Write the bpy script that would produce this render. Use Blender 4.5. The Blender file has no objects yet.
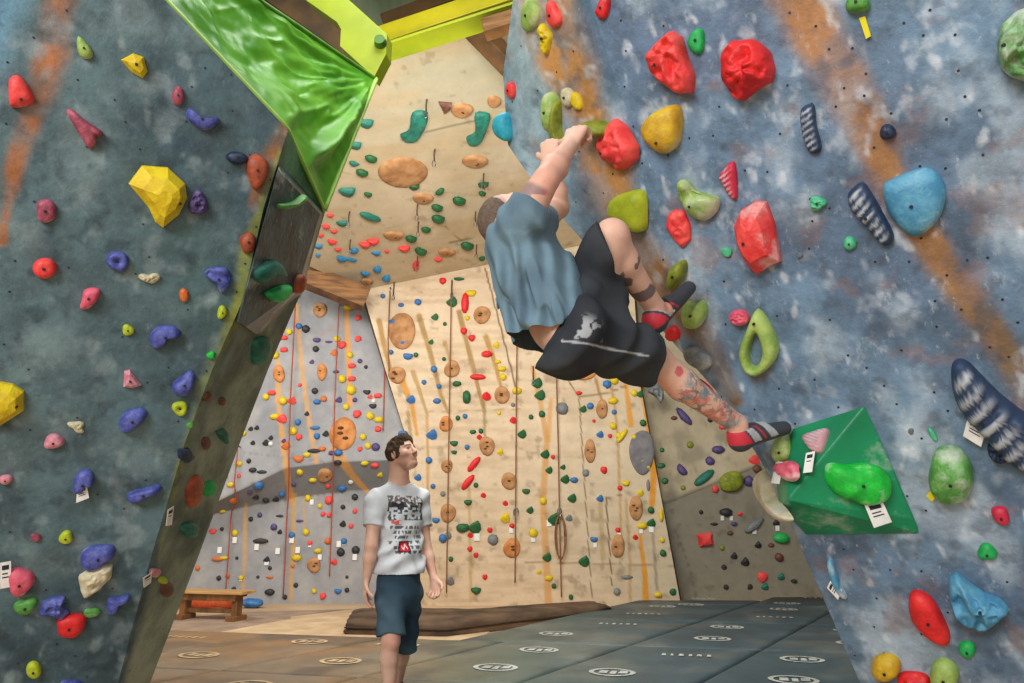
import bpy, bmesh, math, random
import numpy as np
from mathutils import Vector, Matrix
from mathutils.bvhtree import BVHTree

# ---------------------------------------------------------------- camera, world, light, exposure
FPX = 700.0; PITCH = math.radians(14.3); CAMZ = 1.3
scene = bpy.context.scene
COL = scene.collection
cam_d = bpy.data.cameras.new('camera'); cam = bpy.data.objects.new('camera', cam_d); COL.objects.link(cam)
cam_d.sensor_width = 36.0; cam_d.lens = 36.0*FPX/1024.0; cam_d.clip_start = .05; cam_d.clip_end = 200
cam.location = (0, 0, CAMZ); cam.rotation_euler = (math.pi/2 + PITCH, 0, 0)
scene.camera = cam
scene.view_settings.view_transform = 'Standard'; scene.view_settings.look = 'None'
scene.view_settings.gamma = 1.0; scene.view_settings.use_curve_mapping = False
scene.view_settings.exposure = 0.0
world = bpy.data.worlds.new('hall_light'); scene.world = world; world.use_nodes = True
world.node_tree.nodes['Background'].inputs[0].default_value = (0.93, 0.96, 1.0, 1)
world.node_tree.nodes['Background'].inputs[1].default_value = 0.62

def area(name, loc, target, sx, sy, power, col):
    d = bpy.data.lights.new(name, 'AREA'); d.shape = 'RECTANGLE'; d.size = sx; d.size_y = sy
    d.energy = power; d.color = col
    o = bpy.data.objects.new(name, d); COL.objects.link(o); o.location = loc
    o.rotation_euler = (Vector(target)-Vector(loc)).to_track_quat('-Z', 'Y').to_euler()
    return o
area('window_light', (-3.2, -3.6, 4.4), (0.8, 3.4, 1.9), 3.6, 2.4, 440, (1.0, 0.98, 0.95))  # added key light behind the camera, stands for no known window
area('hall_light_back', (-0.6, 5.2, 4.6), (-0.3, 11.5, 2.0), 3.5, 1.2, 300, (1.0, 0.95, 0.88))  # added unseen fill that brightens the back walls
area('hall_light_bench', (-5.8, 8.2, 5.6), (-4.6, 11.5, 1.2), 2.5, 1.2, 170, (1.0, 0.95, 0.9))  # added unseen fill over the bench corner
area('roof_light', (-0.3, 3.4, 6.6), (0.4, 4.6, 0), 2.4, 2.0, 130, (0.97, 1.0, 0.95))  # added overhead fill, out of view

# ---------------------------------------------------------------- pixel rays of the photograph (survey of where things stand)
_F = np.array([0, math.cos(PITCH), math.sin(PITCH)]); _U = np.array([0, -math.sin(PITCH), math.cos(PITCH)]); _X = np.array([1., 0, 0])
CAM = np.array([0, 0, CAMZ])
def ray(x, y): return _X*(x-512)/FPX + _U*(341.5-y)/FPX + _F
def at(x, y, Y):
    d = ray(x, y); return CAM + d*(Y/d[1])
def hitp(x, y, P, n):
    d = ray(x, y); return CAM + d*(np.dot(P-CAM, n)/np.dot(d, n))
def proj(P):
    P = np.asarray(P, float)-CAM
    w = P@_F; return 512+FPX*(P@_X)/w, 341.5-FPX*(P@_U)/w

def lin(c):
    c = np.asarray(c, float)/255.0
    return np.where(c <= .04045, c/12.92, ((c+.055)/1.055)**2.4)

# ---------------------------------------------------------------- numpy noise
def _hash(ix, iy, iz, seed):
    with np.errstate(over='ignore'):
        h = (ix.astype(np.uint32)*np.uint32(374761393) + iy.astype(np.uint32)*np.uint32(668265263)
             + iz.astype(np.uint32)*np.uint32(2147483647) + np.uint32((seed*974711+1013) % 4294967291))
        h = (h ^ (h >> np.uint32(13)))*np.uint32(1274126177)
        h = h ^ (h >> np.uint32(16))
        h = h*np.uint32(2246822519); h = h ^ (h >> np.uint32(15))
    return h.astype(np.float64)/4294967295.0
def vnoise(P, scale=1.0, seed=0):
    P = np.asarray(P, float)*scale + 1000.0
    i = np.floor(P).astype(np.int64); f = P-i; f = f*f*(3-2*f)
    r = 0
    for dx in (0, 1):
        wx = f[..., 0] if dx else 1-f[..., 0]
        for dy in (0, 1):
            wy = f[..., 1] if dy else 1-f[..., 1]
            for dz in (0, 1):
                wz = f[..., 2] if dz else 1-f[..., 2]
                r = r + wx*wy*wz*_hash(i[..., 0]+dx, i[..., 1]+dy, i[..., 2]+dz, seed)
    return r
def fbm(P, scale=1.0, seed=0, octv=4):
    r = 0; a = .5; t = 0
    for o in range(octv):
        r = r + a*vnoise(P, scale*2**o, seed+o*17); t += a; a *= .5
    return r/t

# ---------------------------------------------------------------- materials
MATS = {}
def _newmat(name):
    m = bpy.data.materials.new(name); m.use_nodes = True
    nt = m.node_tree; b = nt.nodes['Principled BSDF']
    return m, nt, b
def mat(name, c1, c2=None, scale=8, rough=.6, bump=0.0, bscale=None, metal=0.0, spec=.4, chalk=0.0, sheen=0.0, stretch=None):
    """noise-mottled material in object coordinates; chalk = share of white chalk dusting"""
    if name in MATS: return MATS[name]
    m, nt, b = _newmat(name); N = nt.nodes; L = nt.links
    tc = N.new('ShaderNodeTexCoord'); src = tc.outputs['Object']
    if stretch:
        mp = N.new('ShaderNodeMapping'); mp.inputs['Scale'].default_value = stretch; L.new(src, mp.inputs[0]); src = mp.outputs[0]
    no = N.new('ShaderNodeTexNoise'); no.inputs['Scale'].default_value = scale; no.inputs['Detail'].default_value = 5
    L.new(src, no.inputs['Vector'])
    ra = N.new('ShaderNodeValToRGB'); ra.color_ramp.elements[0].position = .35; ra.color_ramp.elements[1].position = .65
    c2 = c2 if c2 is not None else [v*.82 for v in c1]
    ra.color_ramp.elements[0].color = (*lin(c2), 1); ra.color_ramp.elements[1].color = (*lin(c1), 1)
    L.new(no.outputs[0], ra.inputs[0]); out = ra.outputs[0]
    if name.startswith('resin'): no.inputs['Detail'].default_value = 10; no.inputs['Roughness'].default_value = .7; ra.color_ramp.elements[0].position = .42; ra.color_ramp.elements[1].position = .58
    if chalk > 0:
        n2 = N.new('ShaderNodeTexNoise'); n2.inputs['Scale'].default_value = scale*.7; n2.inputs['Detail'].default_value = 8; n2.inputs['Roughness'].default_value = .7
        L.new(src, n2.inputs['Vector'])
        r2 = N.new('ShaderNodeValToRGB'); r2.color_ramp.elements[0].position = .60-chalk*.25; r2.color_ramp.elements[1].position = .78-chalk*.25
        r2.color_ramp.elements[1].color = (.8, .8, .8, 1)
        L.new(n2.outputs[0], r2.inputs[0])
        mx = N.new('ShaderNodeMix'); mx.data_type = 'RGBA'; L.new(r2.outputs[0], mx.inputs[0]); L.new(out, mx.inputs[6]); mx.inputs[7].default_value = (.75, .75, .72, 1)
        out = mx.outputs[2]
    L.new(out, b.inputs['Base Color'])
    b.inputs['Roughness'].default_value = rough; b.inputs['Metallic'].default_value = metal
    b.inputs['Specular IOR Level'].default_value = spec
    if sheen: b.inputs['Sheen Weight'].default_value = sheen
    if bump > 0:
        n3 = N.new('ShaderNodeTexNoise'); n3.inputs['Scale'].default_value = bscale or scale*6; n3.inputs['Detail'].default_value = 4
        L.new(src, n3.inputs['Vector'])
        bp = N.new('ShaderNodeBump'); bp.inputs['Strength'].default_value = min(1, bump); bp.inputs['Distance'].default_value = .01
        L.new(n3.outputs[0], bp.inputs['Height']); L.new(bp.outputs[0], b.inputs['Normal'])
    MATS[name] = m; return m
def vcmat(name, rough=.7, spec=.3, bump=.3, bscale=40, mottle=.25, mscale=12):
    """material that reads the mesh's painted colour attribute, with fine mottling on top"""
    if name in MATS: return MATS[name]
    m, nt, b = _newmat(name); N = nt.nodes; L = nt.links
    at_ = N.new('ShaderNodeAttribute'); at_.attribute_name = 'Col'
    tc = N.new('ShaderNodeTexCoord')
    no = N.new('ShaderNodeTexNoise'); no.inputs['Scale'].default_value = mscale; no.inputs['Detail'].default_value = 8; no.inputs['Roughness'].default_value = .65
    L.new(tc.outputs['Object'], no.inputs['Vector'])
    mr = N.new('ShaderNodeMapRange'); mr.inputs[1].default_value = .3; mr.inputs[2].default_value = .7
    mr.inputs[3].default_value = 1-mottle; mr.inputs[4].default_value = 1+mottle
    L.new(no.outputs[0], mr.inputs[0])
    vm = N.new('ShaderNodeVectorMath'); vm.operation = 'SCALE'; L.new(at_.outputs['Color'], vm.inputs[0]); L.new(mr.outputs[0], vm.inputs['Scale'])
    L.new(vm.outputs[0], b.inputs['Base Color'])
    b.inputs['Roughness'].default_value = rough; b.inputs['Specular IOR Level'].default_value = spec
    if bump:
        n3 = N.new('ShaderNodeTexNoise'); n3.inputs['Scale'].default_value = bscale; n3.inputs['Detail'].default_value = 5
        L.new(tc.outputs['Object'], n3.inputs['Vector'])
        bp = N.new('ShaderNodeBump'); bp.inputs['Strength'].default_value = bump; bp.inputs['Distance'].default_value = .01
        L.new(n3.outputs[0], bp.inputs['Height']); L.new(bp.outputs[0], b.inputs['Normal'])
    MATS[name] = m; return m

def wallmat(name, light, dark, fl=.5, fd=.5, rough=.6, spec=.35, bump=.5, sc=1.0):
    """painted textured panel: the painted colour attribute with brushed pale scuffs and dark wear"""
    m, nt, b = _newmat(name); N = nt.nodes; L = nt.links
    at_ = N.new('ShaderNodeAttribute'); at_.attribute_name = 'Col'; tc = N.new('ShaderNodeTexCoord'); src = tc.outputs['Object']
    def noise(scale, detail, ro, stretch=None, w=0):
        n = N.new('ShaderNodeTexNoise'); n.noise_dimensions = '4D'; n.inputs['W'].default_value = w; n.inputs['Scale'].default_value = scale*sc; n.inputs['Detail'].default_value = detail; n.inputs['Roughness'].default_value = ro
        if stretch:
            mp = N.new('ShaderNodeMapping'); mp.inputs['Scale'].default_value = stretch; mp.inputs['Rotation'].default_value = (.2, .3, .2); L.new(src, mp.inputs[0]); L.new(mp.outputs[0], n.inputs['Vector'])
        else: L.new(src, n.inputs['Vector'])
        return n.outputs[0]
    def ramp(o, a, c, lo=0., hi=1.):
        r = N.new('ShaderNodeMapRange'); r.interpolation_type = 'SMOOTHSTEP'; r.inputs[1].default_value = a; r.inputs[2].default_value = c; r.inputs[3].default_value = lo; r.inputs[4].default_value = hi; L.new(o, r.inputs[0]); return r.outputs[0]
    def mixc(f, A, B):
        x = N.new('ShaderNodeMix'); x.data_type = 'RGBA'; L.new(f, x.inputs[0])
        for k, v in ((6, A), (7, B)):
            if hasattr(v, 'is_linked'): L.new(v, x.inputs[k])
            else: x.inputs[k].default_value = (*lin(v), 1)
        return x.outputs[2]
    c = at_.outputs['Color']
    vm = N.new('ShaderNodeVectorMath'); vm.operation = 'SCALE'; L.new(c, vm.inputs[0]); L.new(ramp(noise(5, 12, .72), .36, .64, .72, 1.34), vm.inputs['Scale']); c = vm.outputs[0]
    c = mixc(ramp(noise(11, 12, .75, (1, 1, .45), 3), .56, .72, 0, fl), c, light)
    c = mixc(ramp(noise(34, 6, .7, (1, 1, .3), 7), .60, .72, 0, fl*.9), c, light)
    c = mixc(ramp(noise(13, 12, .78, None, 11), .57, .74, 0, fd), c, dark)
    L.new(c, b.inputs['Base Color']); b.inputs['Roughness'].default_value = rough; b.inputs['Specular IOR Level'].default_value = spec
    bp = N.new('ShaderNodeBump'); bp.inputs['Strength'].default_value = bump; bp.inputs['Distance'].default_value = .012; L.new(noise(22, 10, .7, None, 5), bp.inputs['Height']); L.new(bp.outputs[0], b.inputs['Normal'])
    MATS[name] = m; return m

# ---------------------------------------------------------------- objects
def link(name, me, parent=None, loc=None):
    o = bpy.data.objects.new(name, me); COL.objects.link(o)
    if parent is not None: o.parent = parent
    if loc is not None: o.location = loc
    return o
def tag(o, label=None, cat=None, group=None, kind=None):
    if label: o['label'] = label
    if cat: o['category'] = cat
    if group: o['group'] = group
    if kind: o['kind'] = kind
    return o
def empty(name, loc, label=None, cat=None, group=None):
    o = bpy.data.objects.new(name, None); o.empty_display_size = .1; COL.objects.link(o); o.location = loc
    return tag(o, label, cat, group)
def mesh(name, V, Fc, m=None, smooth=False, cols=None):
    me = bpy.data.meshes.new(name); me.from_pydata([tuple(map(float, v)) for v in V], [], [tuple(int(i) for i in f) for f in Fc])
    if m is not None:
        for k in (m if isinstance(m, (list, tuple)) else [m]): me.materials.append(k)
    if smooth: me.polygons.foreach_set('use_smooth', [True]*len(me.polygons))
    if cols is not None:
        ca = me.color_attributes.new('Col', 'FLOAT_COLOR', 'POINT')
        c4 = np.ones((len(V), 4)); c4[:, :3] = cols; ca.data.foreach_set('color', c4.ravel())
    me.update(); return me
def bm_mesh(name, bm, m=None, smooth=False):
    me = bpy.data.meshes.new(name); bm.to_mesh(me); bm.free()
    if m is not None: me.materials.append(m)
    if smooth: me.polygons.foreach_set('use_smooth', [True]*len(me.polygons))
    return me
def bm_box(bm, c, size, rot=None, bevel=0.0):
    r = bmesh.ops.create_cube(bm, size=1.0)
    M_ = Matrix.Translation(Vector(c)) @ (rot.to_4x4() if rot is not None else Matrix()) @ Matrix.Diagonal((*size, 1))
    bmesh.ops.transform(bm, matrix=M_, verts=r['verts'])
    if bevel:
        es = list({e for v in r['verts'] for e in v.link_edges})
        bmesh.ops.bevel(bm, geom=es, offset=bevel, segments=2, affect='EDGES', profile=.6)
def beam(p, q, w, h, bevel=.01, up=(0, 0, 1)):
    """box from point p to q with width w and height h: returns bmesh in world coordinates relative to p"""
    p = Vector(p); q = Vector(q); d = (q-p); L = d.length; d.normalize()
    s = d.cross(Vector(up)).normalized(); u = s.cross(d)
    R = Matrix((s, d, u)).transposed()
    bm = bmesh.new(); bm_box(bm, d*(L/2), (w, L, h), R, bevel); return bm
def bm_tube(bm, pts, r, seg=8, r2=None):
    pts = [Vector(p) for p in pts]; rings = []
    t0 = (pts[1]-pts[0]).normalized(); a = t0.orthogonal().normalized()
    for i, p in enumerate(pts):
        t = (pts[min(i+1, len(pts)-1)]-pts[max(i-1, 0)]).normalized()
        a = (a-t*a.dot(t)).normalized(); b = t.cross(a)
        rr = r if r2 is None else r+(r2-r)*i/(len(pts)-1)
        rings.append([bm.verts.new(p+a*(rr*math.cos(k*2*math.pi/seg))+b*(rr*math.sin(k*2*math.pi/seg))) for k in range(seg)])
    for i in range(len(rings)-1):
        for k in range(seg):
            bm.faces.new((rings[i][k], rings[i][(k+1) % seg], rings[i+1][(k+1) % seg], rings[i+1][k]))
    bm.faces.new(rings[0][::-1]); bm.faces.new(rings[-1])
def prism(poly, off):
    """closed solid from a planar polygon (world points) pushed along vector off"""
    n = len(poly); V = [np.array(p, float) for p in poly]+[np.array(p, float)+off for p in poly]
    Fc = [list(range(n)), list(range(2*n-1, n-1, -1))]+[[i, i+n, (i+1) % n+n, (i+1) % n] for i in range(n)]
    return V, Fc
def set_origin_mesh(V, base): return [np.asarray(v, float)-base for v in V]

# ---------------------------------------------------------------- painted wall surfaces
SURF = {}
def grid_faces(nr, nc, flip=False):
    Fc = []
    for i in range(nr-1):
        for j in range(nc-1):
            a = i*nc+j; f = (a, a+1, a+nc+1, a+nc)
            Fc.append(f[::-1] if flip else f)
    return Fc
def register(key, V, Fc):
    SURF[key] = BVHTree.FromPolygons([tuple(map(float, v)) for v in V], [tuple(f) for f in Fc])
def cast(keys, x, y, _r=0):
    d = Vector(ray(x, y)).normalized(); best = None
    for k in keys:
        h = SURF[k].ray_cast(Vector(CAM), d)
        if h[0] is not None and (best is None or h[3] < best[3]): best = h
    if best is None:
        if _r > 30: raise ValueError('no surface at %s %s %s' % (keys, x, y))
        for a in range(12):   # just off the edge: take the nearest spot of the same wall
            try:
                p_, n_ = cast(keys, x+(_r+2)*math.cos(a*.5236), y+(_r+2)*math.sin(a*.5236), 99)
                return hitp(x, y, p_, n_), n_
            except ValueError: pass
        return cast(keys, x, y, _r+2)
    n = best[1].copy()
    if n.dot(d) > 0: n = -n
    return np.array(best[0]), np.array(n)
def seg_d(x, y, pts):
    """distance in the survey frame to a polyline, and the parameter along it"""
    best = np.full(x.shape, 1e9); par = np.zeros(x.shape)
    n = len(pts)-1
    for i in range(n):
        (ax, ay), (bx, by) = pts[i][:2], pts[i+1][:2]
        dx, dy = bx-ax, by-ay
        t = np.clip(((x-ax)*dx+(y-ay)*dy)/(dx*dx+dy*dy), 0, 1)
        d = np.hypot(x-ax-t*dx, y-ay-t*dy)
        m = d < best; best = np.where(m, d, best); par = np.where(m, (i+t)/n, par)
    return best, par
def sstep(a, b, x):
    t = np.clip((x-a)/(b-a), 0, 1); return t*t*(3-2*t)
def mix(c, col, a):
    return c*(1-a[..., None])+np.asarray(col)*a[..., None]
def plane_n(a, o, side):
    a = math.radians(a); o = math.radians(o)
    return np.array([side*math.sin(a), -math.cos(a), 0])*math.cos(o)-np.array([0, 0, math.sin(o)])
# ================================================================= THE SETTING
# floor of the hall
wood_floor = mat('beige_floor', (214, 186, 152), (190, 160, 128), scale=1.2, rough=.75, bump=.1)
o = link('floor', mesh('floor', [(-12, -6, 0), (11, -6, 0), (11, 14, 0), (-12, 14, 0)], [(0, 1, 2, 3)], wood_floor)); tag(o, kind='structure')
hallwall = mat('hall_plaster', (150, 142, 128), (135, 128, 116), scale=1.5, rough=.9)
for nm, V in (('wall_hall_left', [(-12, -6, 0), (-12, 14, 0), (-12, 14, 7.6), (-12, -6, 7.6)]),
              ('wall_hall_right', [(11, 14, 0), (11, -6, 0), (11, -6, 7.6), (11, 14, 7.6)]),
              ('wall_hall_end', [(-12, 13.6, 0), (11, 13.6, 0), (11, 13.6, 7.6), (-12, 13.6, 7.6)])):
    tag(link(nm, mesh(nm, V, [(0, 1, 2, 3)], hallwall)), kind='structure')

# roof of corrugated translucent sheets
rv = []; nx = 300
for j in range(2):
    for i in range(nx):
        x = -12+23*i/(nx-1); rv.append((x, -1.0 if j == 0 else 14, 7.45+.035*math.sin(x*2*math.pi/.23)+(.25 if j == 0 else -.2)))
roofm = mat('roof_sheet', (186, 206, 176), (126, 150, 122), scale=1.0, rough=.5, stretch=(3, .3, 1))
tag(link('ceiling', mesh('ceiling', rv, grid_faces(2, nx), roofm, True)), kind='structure')

# --- big right-hand overhang: main face with a fold line, side facet to its outer edge
nM = plane_n(38, 28, -1); PM = at(760, 430, 2.92)
SIL = [(-200, 522), (0, 513), (75, 503), (145, 508), (200, 546), (262, 602), (330, 662), (391, 716), (455, 757), (475, 769), (531, 794), (683, 860), (1100, 1050)]
FOLD = [(-200, 570), (0, 590), (100, 622), (180, 632), (229, 644), (331, 703), (412, 741), (462, 768), (475, 770), (531, 795), (683, 861), (1100, 1051)]
fx = lambda T, y: np.interp(y, [t[0] for t in T], [t[1] for t in T])
rows = np.concatenate([np.arange(-170, 0, 6), np.arange(0, 684, 1.8), np.arange(690, 1000, 12)])
def sideoff(w): return w/260*.62
V = []; sv = []
nc = 300
for y in rows:
    xl = fx(FOLD, y)
    for j in range(nc):
        x = xl+(1300-xl)*((j/(nc-1))**1.25); V.append(hitp(x, y, PM, nM))
VM = np.array(V)
# clamp under-floor points
below = VM[:, 2] < 0
nMl = 26
for y in rows:
    xf = fx(FOLD, y); xs = fx(SIL, y); w = xf-xs
    for j in range(nMl):
        t = j/(nMl-1); x = xs+(xf-xs)*t
        p = hitp(x, y, PM, nM); d = ray(x, y)
        q = p+d/d[1]*sideoff(w)*((1-t)**1.25); sv.append(q)
VL = np.array(sv)
def paint_M(P):
    x, y = proj(P)
    base = np.tile(lin((102, 130, 156)), (len(P), 1))
    base = mix(base, lin((84, 106, 132)), sstep(.42, .62, fbm(P, 2.2, 1, 5))*.8)
    base = mix(base, lin((160, 178, 194)), sstep(.5, .66, fbm(P*np.array([1, 1, .5]), 5, 5, 5))*.75)
    # paler towards the outer edge of the facet
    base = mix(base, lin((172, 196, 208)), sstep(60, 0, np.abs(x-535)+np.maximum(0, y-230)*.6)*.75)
    wob = (fbm(P, 3, 9, 4)-.5)
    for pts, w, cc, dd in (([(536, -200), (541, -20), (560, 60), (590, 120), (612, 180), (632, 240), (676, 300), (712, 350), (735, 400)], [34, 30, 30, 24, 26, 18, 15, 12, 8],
                        (186, 134, 78), (112, 88, 62)),  # lower end browner: the climber's shadow painted into this streak
                       ([(745, -160), (792, -10), (832, 60), (868, 130), (900, 190), (948, 270), (1000, 345), (1040, 410), (1120, 520)], [30, 32, 28, 24, 20, 18, 18, 16, 14],
                        (160, 114, 72), (124, 110, 90))):
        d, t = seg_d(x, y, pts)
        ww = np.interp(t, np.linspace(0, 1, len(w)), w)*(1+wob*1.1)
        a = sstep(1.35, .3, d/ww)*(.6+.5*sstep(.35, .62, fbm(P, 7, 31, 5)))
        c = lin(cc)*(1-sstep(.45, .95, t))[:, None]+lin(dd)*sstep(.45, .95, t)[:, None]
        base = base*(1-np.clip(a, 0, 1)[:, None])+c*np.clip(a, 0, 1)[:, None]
    # chalk scuffs and dark pits
    sc = fbm(P*np.array([1, 1, .35]), 22, 77, 3)
    base = mix(base, lin((214, 222, 230)), sstep(.66, .84, sc)*.6)
    rag = fbm(P, 13, 91, 5)*.6+fbm(P*np.array([1, 1, .5]), 40, 92, 2)*.4
    base = mix(base, lin((196, 207, 217)), sstep(.56, .72, rag)*sstep(.35, .65, fbm(P, 2.5, 95, 3))*.5)
    base = mix(base, lin((66, 80, 98)), sstep(.56, .72, fbm(P, 15, 123, 5))*.5)
    base = mix(base, lin((146, 112, 104)), sstep(.62, .74, fbm(P, 9, 223, 4))*.35)
    return base
paintM = wallmat('blue_grey_wall_paint', (205, 214, 222), (62, 74, 92), .62, .6, rough=.5, spec=.45, bump=.6)
fM = grid_faces(len(rows), nc); fL = grid_faces(len(rows), nMl)
# bolt sockets: dark little discs set into the face
def tnuts(V, Fc, cols, mats_idx, keyfun, spots, r=.007):
    pass
register('M', VM, fM); register('L', VL, fL)
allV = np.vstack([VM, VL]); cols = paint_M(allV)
allV[:, 2] = np.maximum(allV[:, 2], -.02)
F2 = fM+[tuple(i+len(VM) for i in f) for f in fL]
# return of the structure behind the silhouette so it has depth
ret = []; base_i = len(allV)
edge = [VL[i*nMl] for i in range(len(rows))]
back = [e+np.array([1.1, 1.3, .35]) for e in edge]
allV = np.vstack([allV, edge, back]); allV[:, 2] = np.maximum(allV[:, 2], -.02)
cols = np.vstack([cols, np.tile(lin((120, 112, 98)), (2*len(edge), 1))])
n_e = len(edge)
F2 += [(base_i+i, base_i+i+1, base_i+n_e+i+1, base_i+n_e+i) for i in range(n_e-1)]
sock = mat('bolt_socket', (28, 28, 32), (46, 46, 50), rough=.5)
rnd = random.Random(4)
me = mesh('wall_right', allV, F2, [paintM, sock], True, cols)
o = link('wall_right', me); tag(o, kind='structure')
def sockets(parent, keys, box, n, seed, r=.006, inside=None):
    """the wall's bolt sockets: one patterned mesh of the wall itself"""
    rr = random.Random(seed); bm = bmesh.new(); got = []
    tries = 0
    while len(got) < n and tries < n*20:
        tries += 1
        x = rr.uniform(box[0], box[2]); y = rr.uniform(box[1], box[3])
        if any((x-a)**2+(y-b)**2 < 20**2 for a, b in got): continue
        try: p, nn = cast(keys, x, y, 99)
        except ValueError: continue
        if inside and not inside(x, y): continue
        got.append((x, y)); nv = Vector(nn); q = nv.to_track_quat('Z', 'Y').to_matrix()
        c = Vector(p)+nv*.0008
        vs = [bm.verts.new(c+q@Vector((r*math.cos(k*math.pi/4), r*math.sin(k*math.pi/4), .0012))) for k in range(8)]
        bm.faces.new(vs)
    oo = link('bolt_hole', bm_mesh('bolt_hole', bm, sock), parent); oo['kind'] = 'structure'
sockets(o, ['M', 'L'], (510, 5, 1020, 680), 130, 3, .0045)

# --- left wall: main face, border fold, side facet turning away
nW = plane_n(30, 25, 1); PW = at(150, 300, 3.0)
LB = [(-150, 23), (0, 165), (130, 288), (210, 263), (300, 243), (370, 212), (440, 186), (560, 150), (683, 118), (860, 72)]
LR = [(-150, 23), (0, 165), (130, 288), (212, 325), (295, 300), (370, 268), (440, 241), (560, 197), (683, 150), (860, 98)]
rowsL = np.concatenate([np.arange(-120, 0, 6), np.arange(0, 684, 2.0), np.arange(690, 850, 12)])
V = []; ncL = 170
for y in rowsL:
    xr = fx(LB, y)
    for j in range(ncL): V.append(hitp(-160+(xr+160)*(j/(ncL-1)), y, PW, nW))
VW = np.array(V)
rowsS = np.concatenate([np.arange(130, 684, 2.5), np.arange(690, 850, 12)])
V = []; nS = 30
for y in rowsS:
    xb = fx(LB, y); xr = max(fx(LR, y), xb+.5)
    pb = hitp(xb, y, PW, nW)
    for j in range(nS):
        t = j/(nS-1); x = xb+(xr-xb)*t; V.append(at(x, y, pb[1]+t*(xr-xb)/60*.75))
VS = np.array(V)
def paint_LW(P):
    x, y = proj(P)
    base = np.tile(lin((84, 108, 114)), (len(P), 1))
    base = mix(base, lin((50, 70, 80)), sstep(.42, .72, fbm(P, 2.0, 41, 5))*.8)
    base = mix(base, lin((112, 132, 134)), sstep(.5, .78, fbm(P, 4.5, 45, 5))*.75)
    base = mix(base, lin((60, 92, 84)), sstep(.5, .7, fbm(P, 1.2, 55, 3))*.5*sstep(100, 250, x))
    base = mix(base, lin((104, 150, 176)), sstep(46, 0, x+y*.35)*.9)
    for pts, w, cc in (([(75, -120), (62, -10), (50, 50), (38, 90), (14, 165), (2, 240)], [18, 20, 18, 17, 14, 8], (168, 104, 58)),
                       ([(284, 128), (268, 160), (254, 205)], [10, 13, 9], (160, 104, 52)),
                       ([(280, 150), (262, 205), (248, 250), (240, 305), (214, 360), (188, 440), (172, 500), (158, 560)], [3, 7, 9, 9, 7, 6, 4, 2], (142, 148, 70))):
        d, t = seg_d(x, y, pts); ww = np.interp(t, np.linspace(0, 1, len(w)), w)*(1+(fbm(P, 4, 60, 3)-.5)*1.3)
        a = sstep(1.35, .3, d/np.maximum(ww, .1))*(.35+.65*sstep(.35, .62, fbm(P, 6, 61, 5)))
        base = mix(base, lin(cc), np.clip(a, 0, 1))
    sc = fbm(P*np.array([1, 1, .4]), 18, 87, 3)
    base = mix(base, lin((140, 156, 158)), sstep(.66, .84, sc)*.5)
    base = mix(base, lin((36, 50, 60)), sstep(.56, .72, fbm(P, 13, 93, 5))*.5)
    base = mix(base, lin((134, 150, 154)), sstep(.58, .74, fbm(P, 10, 94, 5))*.5)
    return base
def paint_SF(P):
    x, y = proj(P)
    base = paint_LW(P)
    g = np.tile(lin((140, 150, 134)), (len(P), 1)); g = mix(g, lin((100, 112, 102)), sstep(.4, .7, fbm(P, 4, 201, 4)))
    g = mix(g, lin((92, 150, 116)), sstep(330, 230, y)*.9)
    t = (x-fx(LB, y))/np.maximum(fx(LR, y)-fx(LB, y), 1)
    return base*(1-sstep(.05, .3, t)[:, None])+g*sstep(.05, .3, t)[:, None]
register('LW', VW, grid_faces(len(rowsL), ncL)); register('SF', VS, grid_faces(len(rowsS), nS))
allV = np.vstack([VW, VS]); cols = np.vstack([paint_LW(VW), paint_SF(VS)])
F2 = grid_faces(len(rowsL), ncL)+[tuple(i+len(VW) for i in f) for f in grid_faces(len(rowsS), nS)]
edge = [VW[i*ncL+ncL-1] for i, y in enumerate(rowsL) if y < 130]+[VS[i*nS+nS-1] for i in range(len(rowsS))]
bi = len(allV); n_e = len(edge); back = [e+np.array([-1.5, 1.0, -.1]) for e in edge]
allV = np.vstack([allV, edge, back]); allV[:, 2] = np.maximum(allV[:, 2], -.02)
cols = np.vstack([cols, np.tile(lin((96, 92, 82)), (2*n_e, 1))])
F2 += [(bi+i, bi+i+1, bi+n_e+i+1, bi+n_e+i) for i in range(n_e-1)]
paintL = wallmat('teal_wall_paint', (150, 166, 168), (36, 50, 58), .38, .6, rough=.6, spec=.35, bump=.6)
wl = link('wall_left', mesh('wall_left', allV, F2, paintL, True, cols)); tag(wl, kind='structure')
sockets(wl, ['LW', 'SF'], (2, 5, 320, 680), 60, 9, .0045)

# --- plywood wall at the back (leans a little towards the hall)
WB = np.array([0, 11.62, 0.]); leanW = math.radians(3.0); nP = np.array([0, -math.cos(leanW), -math.sin(leanW)])
topW = lambda x: 290-.207*(x-362)
leftW = lambda y: np.interp(y, [290, 365, 437, 620], [362, 384, 406, 410])
rightW = lambda y: np.interp(y, [200, 383, 600, 620], [628, 640, 680, 683])
V = []; nr = 190; ncw = 190
for i in range(nr):
    for j in range(ncw):
        s = j/(ncw-1); t = i/(nr-1)
        x0 = 362+(628-362)*s; y0 = topW(x0); x1 = 410+(683-410)*s; y1 = 612
        y = y0+(y1-y0)*t; x = leftW(y)+(rightW(y)-leftW(y))*s
        p = hitp(x, y, WB, nP); V.append(p)
VP = np.array(V)
DISCS = {}   # landmarks by wall
def line_mask(x, y, pts, w0, w1):
    d, t = seg_d(x, y, pts); ww = w0+(w1-w0)*t; return sstep(1.0, .55, d/ww)
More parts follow.
